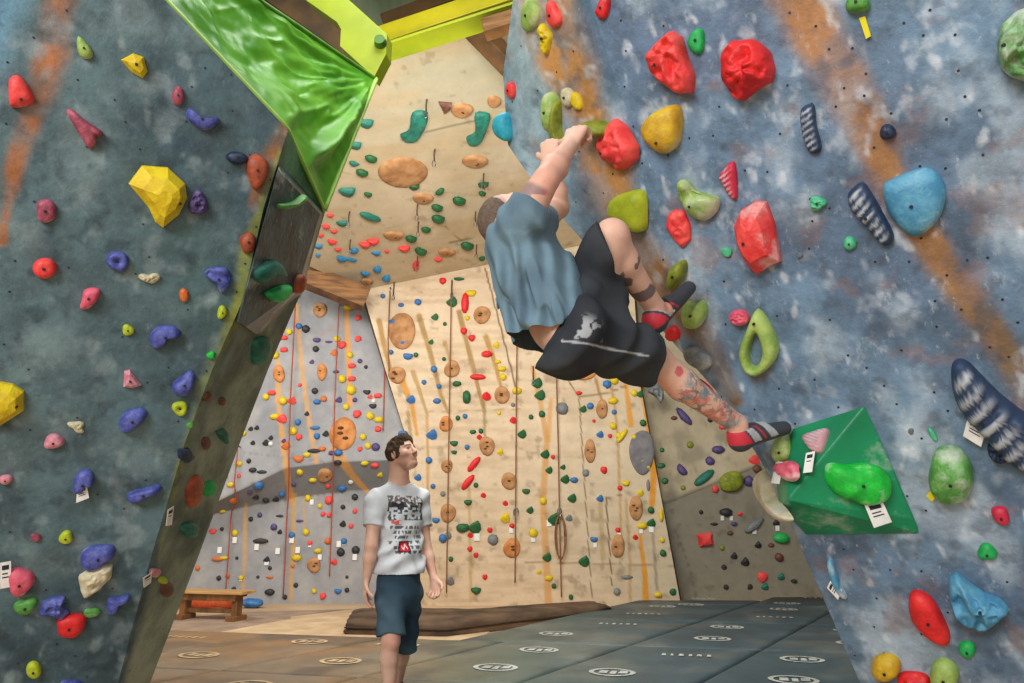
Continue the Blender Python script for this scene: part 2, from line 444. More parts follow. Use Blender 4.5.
def paint_P(P):
    x, y = proj(P)
    base = np.tile(lin((218, 196, 166)), (len(P), 1))
    g = fbm(P*np.array([1.2, 1, 9]), 1.5, 301, 4)
    base = mix(base, lin((198, 172, 140)), sstep(.4, .7, g)*.7)
    base = mix(base, lin((232, 212, 182)), sstep(.5, .8, fbm(P, 1.1, 305, 4))*.8)
    base = mix(base, lin((190, 176, 150)), sstep(520, 640, x)*.5)
    for pts, w0, w1, c, a in (([(379, 321), (384, 345), (391, 372)], 3.2, 2.0, (176, 138, 84), .8),
                        ([(419, 316), (430, 352), (441, 395), (448, 412)], 3.2, 1.6, (168, 136, 86), .8),
                        ([(413, 372), (420, 392), (427, 415)], 2.8, 1.2, (176, 144, 92), .7),
                        ([(400, 376), (412, 405), (417, 435)], 4.0, 1.6, (206, 150, 76), .8),
                        ([(408, 412), (411, 440)], 2.0, 2.0, (170, 140, 90), .7),
                        ([(427, 412), (428, 480), (428, 560)], 1.6, 1.4, (196, 150, 92), .7),
                        ([(459, 312), (470, 355), (480, 395), (485, 412)], 3.0, 1.8, (166, 134, 86), .8),
                        ([(484, 400), (485, 445)], 2.0, 1.2, (150, 126, 84), .6),
                        ([(486, 337), (494, 360), (502, 390)], 3.2, 1.8, (178, 142, 84), .8),
                        ([(445, 342), (452, 368)], 2.4, 1.4, (176, 144, 92), .7),
                        ([(532, 368), (540, 400), (547, 440), (543, 500), (549, 610)], 2.2, 4.0, (206, 150, 78), .6),
                        ([(551, 400), (548, 440)], 2.0, 3.0, (214, 150, 70), .55),
                        ([(596, 380), (602, 402)], 2.0, 1.2, (170, 134, 84), .8),
                        ([(606, 360), (614, 400), (618, 440), (622, 560)], 1.8, 1.2, (186, 150, 92), .7),
                        ([(624, 372), (628, 400), (631, 425)], 2.0, 3.2, (216, 152, 66), .8),
                        ([(643, 378), (649, 420), (654, 470), (652, 505)], 5.0, 3.2, (214, 146, 50), .9),
                        ([(626, 500), (630, 560), (630, 600)], 1.6, 1.6, (182, 148, 96), .6),
                        ([(640, 535), (645, 575), (646, 604)], 2.0, 3.6, (212, 146, 50), .9),
                        ([(653, 535), (657, 590)], 1.6, 1.6, (150, 132, 112), .6),
                        ([(469, 485), (470, 540), (471, 600)], 1.8, 1.8, (190, 160, 108), .6),
                        ([(600, 500), (603, 560)], 2.6, 2.6, (176, 148, 104), .5),
                        ([(485, 268), (500, 325), (516, 388)], .8, .8, (110, 84, 62), .8),
                        ([(556, 362), (579, 397), (592, 600)], .9, .6, (136, 112, 84), .8),
                        ([(580, 397), (610, 392), (641, 380)], .8, .8, (140, 112, 80), .7),
                        ([(424, 412), (520, 409)], .6, .6, (178, 148, 112), .6),
                        ([(525, 562), (681, 566)], .7, .7, (160, 132, 100), .6),
                        ([(606, 498), (622, 495)], .7, .7, (130, 108, 84), .7),
                        ([(606, 498), (612, 585)], .8, .6, (110, 86, 62), .8)):
        base = mix(base, lin(c), np.clip(line_mask(x, y, pts, w0*1.15, w1*1.2)*a*1.25, 0, 1)*(.75+.5*fbm(P, 12, 5, 3)).clip(0, 1))
    base = mix(base, lin((120, 96, 72)), sstep(.62, .76, fbm(P, 7, 311, 5))*.45)
    return base
wp = vcmat('plywood_paint', rough=.75, spec=.25, bump=.15, bscale=25, mottle=.08, mscale=5)
register('P', VP, grid_faces(nr, ncw))
colsP = paint_P(VP)
F2 = grid_faces(nr, ncw); allV = VP
# return edge on the bench side and the far side (coloured darker than the face)
le = [VP[i*ncw] for i in range(nr)]; re_ = [VP[i*ncw+ncw-1] for i in range(nr)]
for e, dv in ((le, np.array([-.10, .55, 0])), (re_, np.array([.15, .6, 0]))):
    bi = len(allV); allV = np.vstack([allV, e, [p+dv for p in e]]); F2 += [(bi+i, bi+i+1, bi+nr+i+1, bi+nr+i) for i in range(nr-1)]
    colsP = np.vstack([colsP, np.tile(lin((84, 76, 66)), (2*nr, 1))])
tag(link('wall_back', mesh('wall_back', allV, F2, wp, True, colsP)), kind='structure')

# --- plywood roof overhang sloping up towards the camera from the top of the back wall
pa = hitp(362, 290, WB, nP); pb = hitp(490, topW(490), WB, nP)
sl = math.radians(11); pc = pa+np.array([0, -math.cos(sl), math.sin(sl)])
nO = np.cross(pb-pa, pc-pa); nO /= np.linalg.norm(nO)
if nO[2] > 0: nO = -nO
botO = lambda x: np.where(x < 362, 262+(x-300)*.4516, topW(x)+1)
V = []; nr = 130; nco = 150
for i in range(nr):
    for j in range(nco):
        x = 296+(640-296)*j/(nco-1); y1 = float(botO(x))
        x2 = 352+(640-352)*j/(nco-1); t = i/(nr-1)
        y0 = np.interp(x2, [352, 388, 470, 640], [58, 48, 26, -10])
        V.append(hitp(x2+(x-x2)*t, y0+(y1-y0)*t, pa, nO))
VO = np.array(V)
def paint_O(P):
    x, y = proj(P)
    base = np.tile(lin((206, 190, 160)), (len(P), 1))
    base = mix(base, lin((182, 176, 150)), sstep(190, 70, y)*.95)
    base = mix(base, lin((192, 168, 128)), sstep(.42, .7, fbm(P*np.array([1, 4, 1]), 1.2, 401, 4))*.6)
    base = mix(base, lin((226, 208, 178)), sstep(.5, .8, fbm(P, 1.4, 405, 4))*.5)
    for pts, c, a in (([(400, 141), (434, 130), (476, 121)], (120, 100, 74), .7), ([(340, 172), (420, 190), (520, 200)], (170, 148, 116), .4),
                      ([(444, 226), (461, 240)], (120, 96, 70), .6), ([(450, 243), (478, 236)], (120, 92, 60), .7)):
        base = mix(base, lin(c), line_mask(x, y, pts, .8, .8)*a)
    base = mix(base, lin((120, 96, 72)), sstep(.66, .76, fbm(P, 9, 311, 4))*.35)
    return base
register('O', VO, grid_faces(nr, nco))
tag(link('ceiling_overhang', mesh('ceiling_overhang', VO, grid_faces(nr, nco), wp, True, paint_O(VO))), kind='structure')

# --- grey wall behind the bench, folded: slab above, wedge that tips back, upright foot
yG = 11.9
def gtop(x): return np.interp(x, [120, 300, 364, 430], [180, 282, 309, 330])
f1 = lambda x: np.interp(x, [120, 200, 285, 330, 430], [560, 510, 468, 462, 458])
f2 = lambda x: np.interp(x, [120, 190, 240, 300, 350, 430], [560, 520, 508, 497, 491, 488])
V = []; ncg = 150
for k, (fa, fb, da, db, n_) in enumerate(((gtop, f1, -.05, -.38, 80), (f1, f2, -.38, 0.0, 26), (f2, lambda x: 604.0+0*x, 0, 0, 60))):
    for i in range(n_ if k == 2 else n_):
        t = i/n_ if k < 2 else i/(n_-1)
        for j in range(ncg):
            x = 120+(418-120)*j/(ncg-1); y = fa(x)+(fb(x)-fa(x))*t; V.append(at(x, y, yG+da+(db-da)*t))
VG = np.array(V); nrg = len(VG)//ncg
def paint_G(P):
    x, y = proj(P)
    base = np.tile(lin((158, 158, 160)), (len(P), 1))
    base = mix(base, lin((132, 134, 138)), sstep(.4, .7, fbm(P, 1.4, 501, 5))*.7)
    base = mix(base, lin((178, 174, 168)), sstep(.5, .8, fbm(P, 3, 505, 4))*.6)
    wedge = (y > f1(x))*(y < f2(x)); base = mix(base, lin((120, 122, 124)), wedge*.8)  # wedge faces down: its shade is painted into the colour
    for pts, w0, w1, c, a in (([(346, 302), (348, 350), (350, 405)], 3.4, 3.0, (216, 152, 74), .85),
                        ([(335, 450), (352, 475), (368, 492)], 7, 2.5, (204, 150, 78), .85),
                        ([(297, 305), (300, 350), (306, 400), (316, 462)], 2.4, 3.2, (206, 158, 96), .8),
                        ([(278, 360), (278, 400), (284, 450), (291, 500)], 2.6, 4, (214, 156, 74), .75),
                        ([(246, 505), (243, 600)], 2.4, 2.4, (206, 158, 92), .75),
                        ([(294, 495), (291, 600)], 3.0, 2.4, (206, 158, 80), .75), ([(304, 498), (304, 530)], 1.6, 1.6, (206, 158, 92), .7),
                        ([(309, 290), (309, 340)], .8, .8, (92, 92, 96), .8), ([(340, 326), (319, 336)], 1.5, .8, (176, 140, 120), .6),
                        ([(180, 460), (240, 452), (330, 462)], .7, .7, (120, 122, 124), .5)):
        base = mix(base, lin(c), line_mask(x, y, pts, w0, w1)*a)
    return base
register('G', VG, grid_faces(nrg, ncg))
gp = vcmat('grey_wall_paint', rough=.8, spec=.2, bump=.2, bscale=20, mottle=.1, mscale=6)
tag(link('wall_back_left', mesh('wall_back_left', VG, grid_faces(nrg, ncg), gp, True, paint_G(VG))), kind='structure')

# --- beige slab wall beyond the plywood, folded low down
V = []; ncb = 120
def btop(x): return 180+0*x
def bf(x): return np.interp(x, [600, 672, 765, 900], [520, 501, 463, 420])
for fa, fb, da, db, n_ in ((btop, bf, .35, -.05, 60), (bf, lambda x: 604+0*x, -.05, .35, 60)):
    for i in range(n_):
        t = i/(n_-1)
        for j in range(ncb):
            x = 600+(900-600)*j/(ncb-1); y = fa(x)+(fb(x)-fa(x))*t; V.append(at(x, y, 12.0+da+(db-da)*t))
VB = np.array(V)
def paint_B(P):
    x, y = proj(P)
    base = np.tile(lin((182, 168, 142)), (len(P), 1))
    low = sstep(-1, 1, y-bf(x)); base = mix(base, lin((146, 140, 124)), low)  # lower facet painted darker, shade of its downward tilt put in
    base = mix(base, lin((206, 196, 172)), sstep(.5, .8, fbm(P, 2, 601, 4))*.4*(1-low))
    base = mix(base, lin((112, 106, 94)), sstep(.55, .8, fbm(P, 3, 605, 5))*.5)
    base = mix(base, lin((90, 82, 74)), sstep(.66, .76, fbm(P, 9, 311, 4))*.35)
    base = mix(base, lin((112, 106, 94)), line_mask(x, y, [(676, 530), (690, 570), (697, 600)], .8, .8)*.7)
    return base
register('B', VB, grid_faces(120, ncb))
tag(link('wall_back_right', mesh('wall_back_right', VB, grid_faces(120, ncb), gp, True, paint_B(VB))), kind='structure')

# --- timber lintel under the overhang, steelwork and rafters under the roof
oak = mat('oak_beam', (150, 104, 56), (98, 66, 36), scale=3, rough=.6, stretch=(1, 1, 8), bump=.2)
dark_oak = mat('dark_timber', (104, 74, 40), (60, 44, 28), scale=3, rough=.7, bump=.2)
lime = mat('lime_steel', (172, 186, 34), (140, 158, 22), scale=2, rough=.45, bump=.05)
yell = mat('yellow_steel', (206, 192, 26), (172, 164, 20), scale=2, rough=.45, bump=.05)
p = at(286, 268, 10.6); q = at(366, 300, 11.0)
tag(link('beam_lintel', bm_mesh('beam_lintel', beam(p, q, .35, .34), oak), loc=p), kind='structure')
p = at(380, 42, 6.35); q = at(530, -8, 6.15)
b0 = beam(p, q, .22, .21)
d_ = Vector(q-p).normalized()
tag(link('beam_yellow', bm_mesh('beam_yellow', b0, yell), loc=p), kind='structure')
p2 = at(384, 53, 6.25); q2 = at(520, 10, 6.05)
tag(link('beam_flange', bm_mesh('beam_flange', beam(p2, q2, .26, .03, .004), lime), loc=p2), kind='structure')
p2 = at(384, 25, 6.9); q2 = at(520, -24, 6.7)
tag(link('beam_purlin', bm_mesh('beam_purlin', beam(p2, q2, .2, .16), dark_oak), loc=p2), kind='structure')
plate = [(276, -45), (306, 0), (337, 22), (341, 29), (340, 46), (374, 77), (386, 54), (387, 34), (349, 0), (310, -45)]
V, Fc = prism([at(x, y, 4.65) for x, y in plate], np.array([.02, .12, .0])); base = at(340, 30, 4.65)
tag(link('beam_gusset', mesh('beam_gusset', set_origin_mesh(V, base), Fc, lime), loc=base), kind='structure')
p = at(380, 41, 4.62)
bm = bmesh.new(); bmesh.ops.create_cone(bm, segments=14, cap_ends=True, radius1=.05, radius2=.04, depth=.05, matrix=Matrix.Rotation(math.pi/2, 4, 'X'))
bo = link('steel_bolt', bm_mesh('steel_bolt', bm, mat('green_steel', (84, 130, 46), rough=.4)), loc=p); tag(bo, 'round green bolt head on the lime steel gusset at the end of yellow beam', 'bolt')
for k, (a, Ya, b, Yb, w, h, m_) in enumerate((((232, -32), 5.6, (366, 62), 5.8, .30, .30, dark_oak), ((300, -30), 6.3, (372, 50), 6.4, .16, .3, dark_oak),
                       ((470, 24), 6.5, (530, 86), 6.9, .24, .16, dark_oak), ((484, 30), 6.0, (530, 16), 5.9, .16, .16, oak), ((490, -20), 6.3, (540, 20), 6.4, .2, .16, oak))):
    p = at(*a, Ya); q = at(*b, Yb)
    tag(link('beam_rafter', bm_mesh('beam_rafter', beam(p, q, w, h), m_), loc=p), kind='structure')
# ================================================================= CLIMBING HOLDS ON THE TWO NEAR WALLS
RES = {  # resin colours
 'coral': ((248, 90, 84), (232, 58, 60)), 'red': ((238, 48, 48), (206, 32, 38)), 'crimson': ((228, 54, 84), (196, 40, 70)), 'pink': ((236, 110, 130), (214, 84, 110)),
 'palepink': ((228, 176, 186), (204, 120, 136)), 'maroon': ((190, 98, 116), (140, 60, 80)), 'brick': ((188, 92, 58), (140, 66, 44)),
 'yellow': ((232, 208, 34), (208, 176, 20)), 'amber': ((226, 190, 46), (196, 150, 40)), 'lime': ((196, 210, 52), (168, 186, 40)), 'olive': ((150, 158, 50), (112, 124, 36)),
 'palegreen': ((176, 200, 110), (140, 172, 84)), 'green': ((46, 196, 96), (26, 160, 80)), 'leaf': ((110, 180, 84), (74, 140, 60)), 'mint': ((110, 208, 164), (70, 180, 130)),
 'indigo': ((104, 114, 190), (62, 70, 146)), 'blue': ((70, 130, 190), (40, 96, 160)), 'steel': ((104, 172, 204), (70, 140, 180)), 'turquoise': ((60, 184, 206), (36, 150, 180)),
 'navy': ((52, 74, 108), (28, 40, 62)), 'purple': ((100, 84, 140), (70, 56, 104)), 'grey': ((140, 144, 146), (100, 104, 108)), 'cream': ((222, 214, 186), (196, 186, 150)),
 'orange': ((226, 126, 58), (196, 96, 40)), 'dark': ((60, 58, 60), (40, 38, 42)), 'teal': ((44, 132, 112), (26, 96, 84)), 'dgreen': ((44, 112, 62), (28, 80, 46)),
 'brown': ((124, 78, 62), (92, 56, 46)), 'sandy': ((206, 140, 84), (170, 104, 58)), 'white': ((232, 232, 226), (206, 206, 200)), 'skyblue': ((62, 152, 198), (40, 116, 170)), 'vivid': ((40, 214, 70), (20, 176, 56))}
def resin(c, chalk=0.0):
    k = 'resin_%s_%d' % (c, int(chalk*10)); a, b = RES[c]
    return mat(k, a, b, scale=9, rough=.5, bump=.25, bscale=90, chalk=chalk, spec=.45)
def ell(cx, cy, rx, ry, ang=0, seed=0, wob=.12, n=18):
    r = random.Random(seed*7919+int(cx)*31+int(cy)); a2, p2, a3, p3 = r.uniform(0, wob), r.uniform(0, 6.3), r.uniform(0, wob), r.uniform(0, 6.3)
    ca, sa = math.cos(math.radians(ang)), math.sin(math.radians(ang)); out = []
    for i in range(n):
        t = 2*math.pi*i/n; k = 1+a2*math.cos(2*t+p2)+a3*math.cos(3*t+p3)
        u, v = rx*k*math.cos(t), ry*k*math.sin(t); out.append((cx+u*ca-v*sa, cy+u*sa+v*ca))
    return out
def smooth_outline(pts, sub):
    if sub <= 1: return pts
    n = len(pts); out = []
    for i in range(n):
        p0, p1, p2, p3 = (np.array(pts[(i+k-1) % n], float) for k in range(4))
        for s in range(sub):
            t = s/sub
            out.append(tuple(.5*((2*p1)+(-p0+p2)*t+(2*p0-5*p1+4*p2-p3)*t*t+(-p0+3*p1-3*p2+p3)*t**3)))
    return out
def hold(keys, out_px, color, label, H=None, style='smooth', chalk=0.0, apex=(0, 0), bolt=(0, 0), name='climbing_hold', cat='climbing hold', hole=None, seed=1, group=None, sub=3, rough_amt=.06):
    """A hold screwed onto a wall: its outline on the wall face, bulging H metres out of it. bolt=None leaves the bolt out."""
    cx = sum(p[0] for p in out_px)/len(out_px); cy = sum(p[1] for p in out_px)/len(out_px)
    P0, n = cast(keys, cx, cy)
    up = np.array([0, 0, 1.])-n*n[2]; up /= np.linalg.norm(up); rt = np.cross(up, n)
    if style == 'rock':
        ov = []
        for i in range(len(out_px)):
            a_, b_ = np.array(out_px[i], float), np.array(out_px[(i+1) % len(out_px)], float)
            ov += [tuple(a_+(b_-a_)*s_) for s_ in ((.1, .3, .5, .7, .9) if len(out_px) < 14 else (.25, .75))]
    else: ov = smooth_outline(out_px, 1 if style == 'facet' else 7 if style == 'stripe' else sub)
    uv = []
    for x, y in ov:
        q = hitp(x, y, P0, n)-P0; uv.append((q@rt, q@up))
    uv = np.array(uv); size = math.sqrt(max(1e-8, abs(np.sum(uv[:, 0]*np.roll(uv[:, 1], -1)-np.roll(uv[:, 0], -1)*uv[:, 1])/2)))
    if H is None: H = .38*size
    # keep the silhouette: a raised body drifts from its outline, so shrink slightly
    uv *= .97; N_ = len(uv)
    bb = uv.max(0)-uv.min(0)
    if style == 'facet':
        prof = [(1, -.01/max(H, .01)), (.97, .30), (.62, .86), (.22, 1.0)]
    elif style in ('rock', 'stripe'):
        prof = [(1, -.03), (.998, .2), (.975, .4), (.93, .56), (.87, .68), (.8, .77), (.72, .85), (.63, .90), (.54, .94), (.44, .97), (.34, .985), (.24, .995), (.14, 1.0), (.06, 1.0)]
    elif style == 'slab':
        prof = [(1, -.02), (.985, .7), (.93, .97), (.6, 1.05), (.25, 1.08)]
    else:
        prof = [(1, -.03), (.995, .22), (.95, .48), (.86, .70), (.72, .85), (.55, .94), (.36, .985), (.16, 1.0)]
    V = []; Fc = []
    ax = np.array([apex[0]*bb[0]*.5, -apex[1]*bb[1]*.5])
    inner = None
    if hole is not None:
        iv = []
        for x, y in smooth_outline(hole, sub): q = hitp(x, y, P0, n)-P0; iv.append((q@rt, q@up))
        iv = np.array(iv); th = np.arctan2(uv[:, 1]-iv.mean(0)[1], uv[:, 0]-iv.mean(0)[0]); tj = np.arctan2(iv[:, 1]-iv.mean(0)[1], iv[:, 0]-iv.mean(0)[0])
        o_ = np.argsort(tj); inner = np.stack([np.interp(th, tj[o_], iv[o_, k], period=2*math.pi) for k in (0, 1)], 1)
        prof = [(1, -.03), (.99, .35), (.9, .75), (.72, .96), (.5, 1.0), (.28, .95), (.1, .7), (.02, .3), (0, -.03)]
    rr = random.Random(seed)
    for (r, h) in prof:
        for i in range(N_):
            if inner is not None: c2 = inner[i]+(uv[i]-inner[i])*r
            else: c2 = ax*(1-r)*.9+uv[i]*r
            V.append([c2[0], c2[1], h*H])
    V = np.array(V)
    if inner is None:
        V = np.vstack([V, [[ax[0]*.9, ax[1]*.9, H*(1.0 if style != 'dish' else .8)]]])
    hh = V[:, 2]/H
    if style == 'stripe':   # ribbed pinch
        long_ = bb[1] > bb[0]; c_, s_ = np.linalg.svd(uv-uv.mean(0), full_matrices=False)[2][0]
        t = V[:, 0]*c_+V[:, 1]*s_; w_ = -V[:, 0]*s_+V[:, 1]*c_; ph = t*2*math.pi/(max(bb)*.13)+w_*10/size; V[:, 2] += np.clip(hh, 0, 1)*H*.10*np.sin(ph)
        st = sstep(-.1, .6, np.sin(ph))*sstep(.5, .8, hh)*sstep(.62, .2, np.abs(w_+size*.12)/(size*.55))*(.45+.9*fbm(V+P0, 3/size, 3, 3)); st_c = mix(np.tile(lin(RES[color][0])*.75, (len(V), 1)), lin((206, 212, 218)), np.clip(st*.75, 0, 1))
    if style == 'kidney':   # incut lip along the upper edge
        t = V[:, 1]/(bb[1]*.5); V[:, 2] *= 1+.35*np.clip(t, -1, 1); V[:, 2] -= H*.45*np.exp(-((t-.35)/.3)**2)*(hh > .5)
    if style == 'dish':
        rr_ = np.hypot(V[:, 0]/bb[0], V[:, 1]/bb[1])*2; V[:, 2] -= H*.5*np.exp(-(rr_/.45)**2)
    if style in ('rock', 'facet'):
        P3 = V+P0*3; V[:, 2] += np.clip(hh, 0, 1)*H*(fbm(P3, 1.6/size, seed, 3)-.5)*(.75 if style == 'rock' else .35)
        if style == 'rock':
            V[:, 2] += np.clip(hh, 0, 1)*H*(np.abs(fbm(P3, 3.2/size, seed+9, 3)-.5)*-1.6+.12+(fbm(P3, 9/size, seed+3, 3)-.5)*.22)
        V[:, :2] *= (1+(fbm(P3, 2.2/size, seed+5, 2)-.5)*(.10 if style == 'rock' else .0))[:, None]
    else:
        V[:, 2] += np.clip(hh, 0, 1)*H*(fbm(V+P0*3, 2.0/size, seed, 3)-.5)*rough_amt*4
    nr_ = len(prof)
    for i in range(nr_-1):
        for k in range(N_):
            a, b = i*N_+k, i*N_+(k+1) % N_; Fc.append((a, b, b+N_, a+N_))
    if inner is None:
        for k in range(N_): Fc.append(((nr_-1)*N_+k, (nr_-1)*N_+(k+1) % N_, nr_*N_))
    ar = np.sum(uv[:, 0]*np.roll(uv[:, 1], -1)-np.roll(uv[:, 0], -1)*uv[:, 1])
    if ar < 0: Fc = [f[::-1] for f in Fc]
    m = vcmat('ribbed_resin', rough=.5, spec=.4, bump=.15, bscale=60, mottle=.15, mscale=12) if style == 'stripe' else resin(color, chalk) if isinstance(color, str) else color
    R = Matrix((Vector(rt), Vector(up), Vector(n))).transposed().to_4x4(); R.translation = Vector(P0)
    o = link(name, mesh(name, V, Fc, m, style != 'facet', st_c if style == 'stripe' else None)); o.matrix_world = R
    tag(o, label, cat, group)
    if bolt is not None:
        bm = bmesh.new(); r = min(.007, size*.09); u0 = V[-1][:2] if inner is None else (inner[0]+uv[0])*.5
        bp = np.array([bolt[0]*bb[0]*.5+ax[0]*.6, -bolt[1]*bb[1]*.5+ax[1]*.6]) if inner is None else (inner[0]*.5+uv[0]*.5)
        dd = np.hypot(V[:, 0]-bp[0], V[:, 1]-bp[1]); w_ = 1/(dd+.002)**3; hz = float((V[:, 2]*w_).sum()/w_.sum())
        bmesh.ops.create_cone(bm, segments=10, cap_ends=True, radius1=r, radius2=r*.8, depth=.012, matrix=Matrix.Translation((bp[0], bp[1], hz)))
        b = link('bolt', bm_mesh('bolt', bm, sock), o); b['label'] = 'dark bolt head'
    o['_rt'] = 0; del o['_rt']
    return o
paper = mat('paper', (244, 244, 240), (226, 226, 224), scale=20, rough=.8)
ink = mat('ink', (40, 46, 60), rough=.8); yellow_tape = mat('yellow_tape', (238, 226, 30), (220, 206, 20), rough=.6)
def tagcard(keys, poly, label, color=paper, ink_lines=3, name='paper_tag', off=.03, cat='tag'):
    cx = sum(p[0] for p in poly)/4; cy = sum(p[1] for p in poly)/4
    P0, n = cast(keys, cx, cy); P1 = P0+n*off
    pts = [hitp(x, y, P1, n) for x, y in poly]; V, Fc = prism(pts, -n*.0015); base = pts[0]*.5+pts[1]*.5
    o = link(name, mesh(name, set_origin_mesh(V, base), Fc, color), loc=base); tag(o, label, cat)
    if ink_lines:
        a, b, c, d = pts; V = []; Fc = []
        rows_ = [(.12, .30, .18, .82), (.42, .47, .2, .7), (.56, .61, .2, .8), (.72, .77, .3, .75)][:ink_lines]
        for t0, t1, s0, s1 in rows_:
            for t, s in ((t0, s0), (t0, s1), (t1, s1), (t1, s0)):
                V.append((a*(1-s)+b*s)*(1-t)+(d*(1-s)+c*s)*t+n*.0008-base)
            k = len(V)-4; Fc.append((k, k+1, k+2, k+3))
        w = link('print', mesh('print', V, Fc, ink), o)
    return o
R_ = ['M', 'L']; W_ = ['LW', 'SF']
B_ = 'on the blue overhang'
# --- right overhang
hold(R_, [(648,56),(660,42),(673,29),(684,36),(690,58),(697,75),(695,94),(680,95),(663,84),(652,72)], 'coral', 'big red boulder-shaped hold with pocked top next to a green teardrop hold', H=.10, style='rock', apex=(.1, -.2), bolt=(-.7, 0))
hold(R_, [(700,28),(705,33),(704,50),(697,55),(688,45),(692,33)], 'green', 'small bright green teardrop hold between the two biggest red rocks', H=.03)
hold(R_, [(722,55),(733,40),(755,38),(772,52),(777,68),(774,82),(757,92),(745,102),(737,100),(723,80)], 'red', 'big round red hold with lumpy wrinkled face near the orange paint streak', H=.11, style='rock', seed=5, bolt=(-.75, .0))
hold(R_, [(611,-2),(609,14),(603,20),(596,14),(598,8),(603,-3)], 'red', 'thin red curled hold cut by the top of the blue overhang', H=.03)
hold(R_, ell(555,15,7,13,-15), 'coral', 'small coral oval hold high on the orange paint streak', H=.03)
hold(R_, ell(532,15,8,18,5), 'palegreen', 'pale green long oval hold at the overhang\'s upper outer edge', H=.035, chalk=.3)
hold(R_, ell(547,38,6,13,-5, 3, .3), 'yellow', 'knobbly yellow hold below the small coral oval', H=.03, style='rock')
hold(['L', 'M'], ell(512,90,4.5,9,0), 'coral', 'small coral hold on the pale outer rim above the turquoise fin', H=.025)
hold(['L', 'M'], [(498,118),(509,112),(513,130),(511,142),(500,135)], 'turquoise', 'turquoise fin-shaped hold sticking out over the outer rim', H=.06, bolt=None)
hold(R_, [(548,95),(556,92),(561,105),(560,125),(553,134),(548,122)], 'palegreen', 'chalky pale green pinch just above the climber\'s far hand', H=.06, chalk=.5)
hold(R_, [(559,100),(562,103),(563,130),(568,150),(562,152),(556,136),(556,112)], 'olive', 'long olive rail hold gripped by the climber\'s far hand', H=.06, bolt=None)
hold(R_, ell(569,97,6,10,-10), 'cream', 'small cream hold beside the olive rail on orange paint', H=.03)
hold(R_, [(574,92),(581,95),(583,108),(578,110),(573,102)], 'yellow', 'small yellow chip hold on orange paint beside a cream hold', H=.025, bolt=None)
hold(R_, ell(603,128,13,8,15, 4), 'olive', 'olive green jug held in the climber\'s near hand', H=.10, apex=(-.2, 0), bolt=None)
hold(R_, [(617,117),(628,125),(640,147),(639,160),(625,171),(607,160),(599,142),(607,128)], 'coral', 'coral rock-like hold beside the olive jug in the climber\'s hand', H=.075, style='rock', seed=9, bolt=(-.6, .1))
hold(R_, [(682,106),(682,140),(670,153),(658,152),(643,135),(647,119),(664,107)], 'amber', 'yellow shell-shaped hold with paler rim under the big red rock', H=.075, chalk=.25, apex=(.2, 0), bolt=(-.3, .5))
hold(R_, [(645,190),(648,215),(646,231),(630,229),(612,213),(614,199),(625,192)], 'lime', 'smooth lime yellow quarter-round hold above the climber\'s raised knee', H=.07, apex=(.1, 0), bolt=(-.5, .1))
hold(R_, [(675,208),(685,210),(692,225),(692,240),(683,249),(675,240),(667,228),(668,215)], 'coral', 'flat coral hold with scalloped edge above the olive foot hold', H=.03, style='rock', seed=4, bolt=None)
hold(R_, [(680,181),(688,179),(696,189),(710,194),(721,198),(718,212),(706,221),(692,215),(682,199)], 'palegreen', 'chalky green kidney-shaped jug beside a ribbed crimson leaf hold', H=.08, style='kidney', chalk=.6, bolt=(-.3, .2))
hold(R_, [(720,174),(735,161),(738,197),(731,197),(722,182)], 'crimson', 'crimson leaf-shaped ribbed hold above the tall red and pink block', H=.03, style='stripe', bolt=None)
hold(R_, [(735,225),(742,208),(757,199),(768,200),(776,222),(783,262),(773,266),(758,275),(746,262),(738,243)], 'coral', 'tall faceted red and pink block hold with chalk on its crown', H=.11, style='facet', apex=(-.1, -.1), chalk=.35, bolt=(-.3, .1))
hold(R_, ell(727,252,5.5,5.5,0), 'mint', 'tiny mint square hold beside the tall red and pink block', H=.015, bolt=None, name='foothold', cat='foothold')
hold(R_, [(684,259),(688,263),(687,275),(679,284),(671,290),(669,279),(674,265)], 'olive', 'olive leaf hold right above the climber\'s raised shoe', H=.07, apex=(-.1, 0))
hold(R_, [(683,309),(689,300),(696,303),(704,299),(709,309),(704,322),(697,328),(686,325)], 'palegreen', 'heart-shaped pale green hold under the toe of the raised shoe', H=.07, chalk=.4)
hold(R_, ell(740,317,11,8,-10, 6, .2), 'pink', 'small chalky pink rock hold above the green ring', H=.04, chalk=.3, style='rock', bolt=None)
hold(R_, [(758,307),(771,322),(780,345),(775,362),(759,375),(745,368),(740,350),(749,325)], 'palegreen', 'large green ring-shaped hold with an oval opening', H=.055, hole=[(757,332),(762,342),(763,356),(757,366),(751,362),(751,347)])
hold(R_, ell(674,333,7,8,0), 'red', 'small red hold in the shade behind the climber\'s raised shoe', H=.03, bolt=None)
hold(R_, ell(699,357,8,17,-52, 3), 'grey', 'grey-green sliver hold on the shaded rim below the raised shoe', H=.04, chalk=.3, bolt=None)
hold(R_, ell(708,389,3.5,13,-42, 3), 'red', 'thin red edge hold just above the climber\'s tattooed shin', H=.03, bolt=None)
hold(R_, [(802,108),(813,103),(816,112),(817,125),(822,147),(817,154),(808,150),(801,125)], 'navy', 'navy ribbed pinch hold with pale stripes, the smallest of the ribbed ones', H=.04, style='stripe', chalk=.3, bolt=None, seed=3)
hold(R_, ell(888,132,9,8,0, 2), 'navy', 'small navy faceted knob on the orange streak above the turquoise slab', H=.035, style='facet')
hold(R_, [(848,193),(862,181),(872,192),(884,213),(895,237),(885,246),(868,228),(852,210)], 'navy', 'grey and navy ribbed pinch hold beside the turquoise slab', H=.055, style='stripe', chalk=.5, bolt=(-.2, .1))
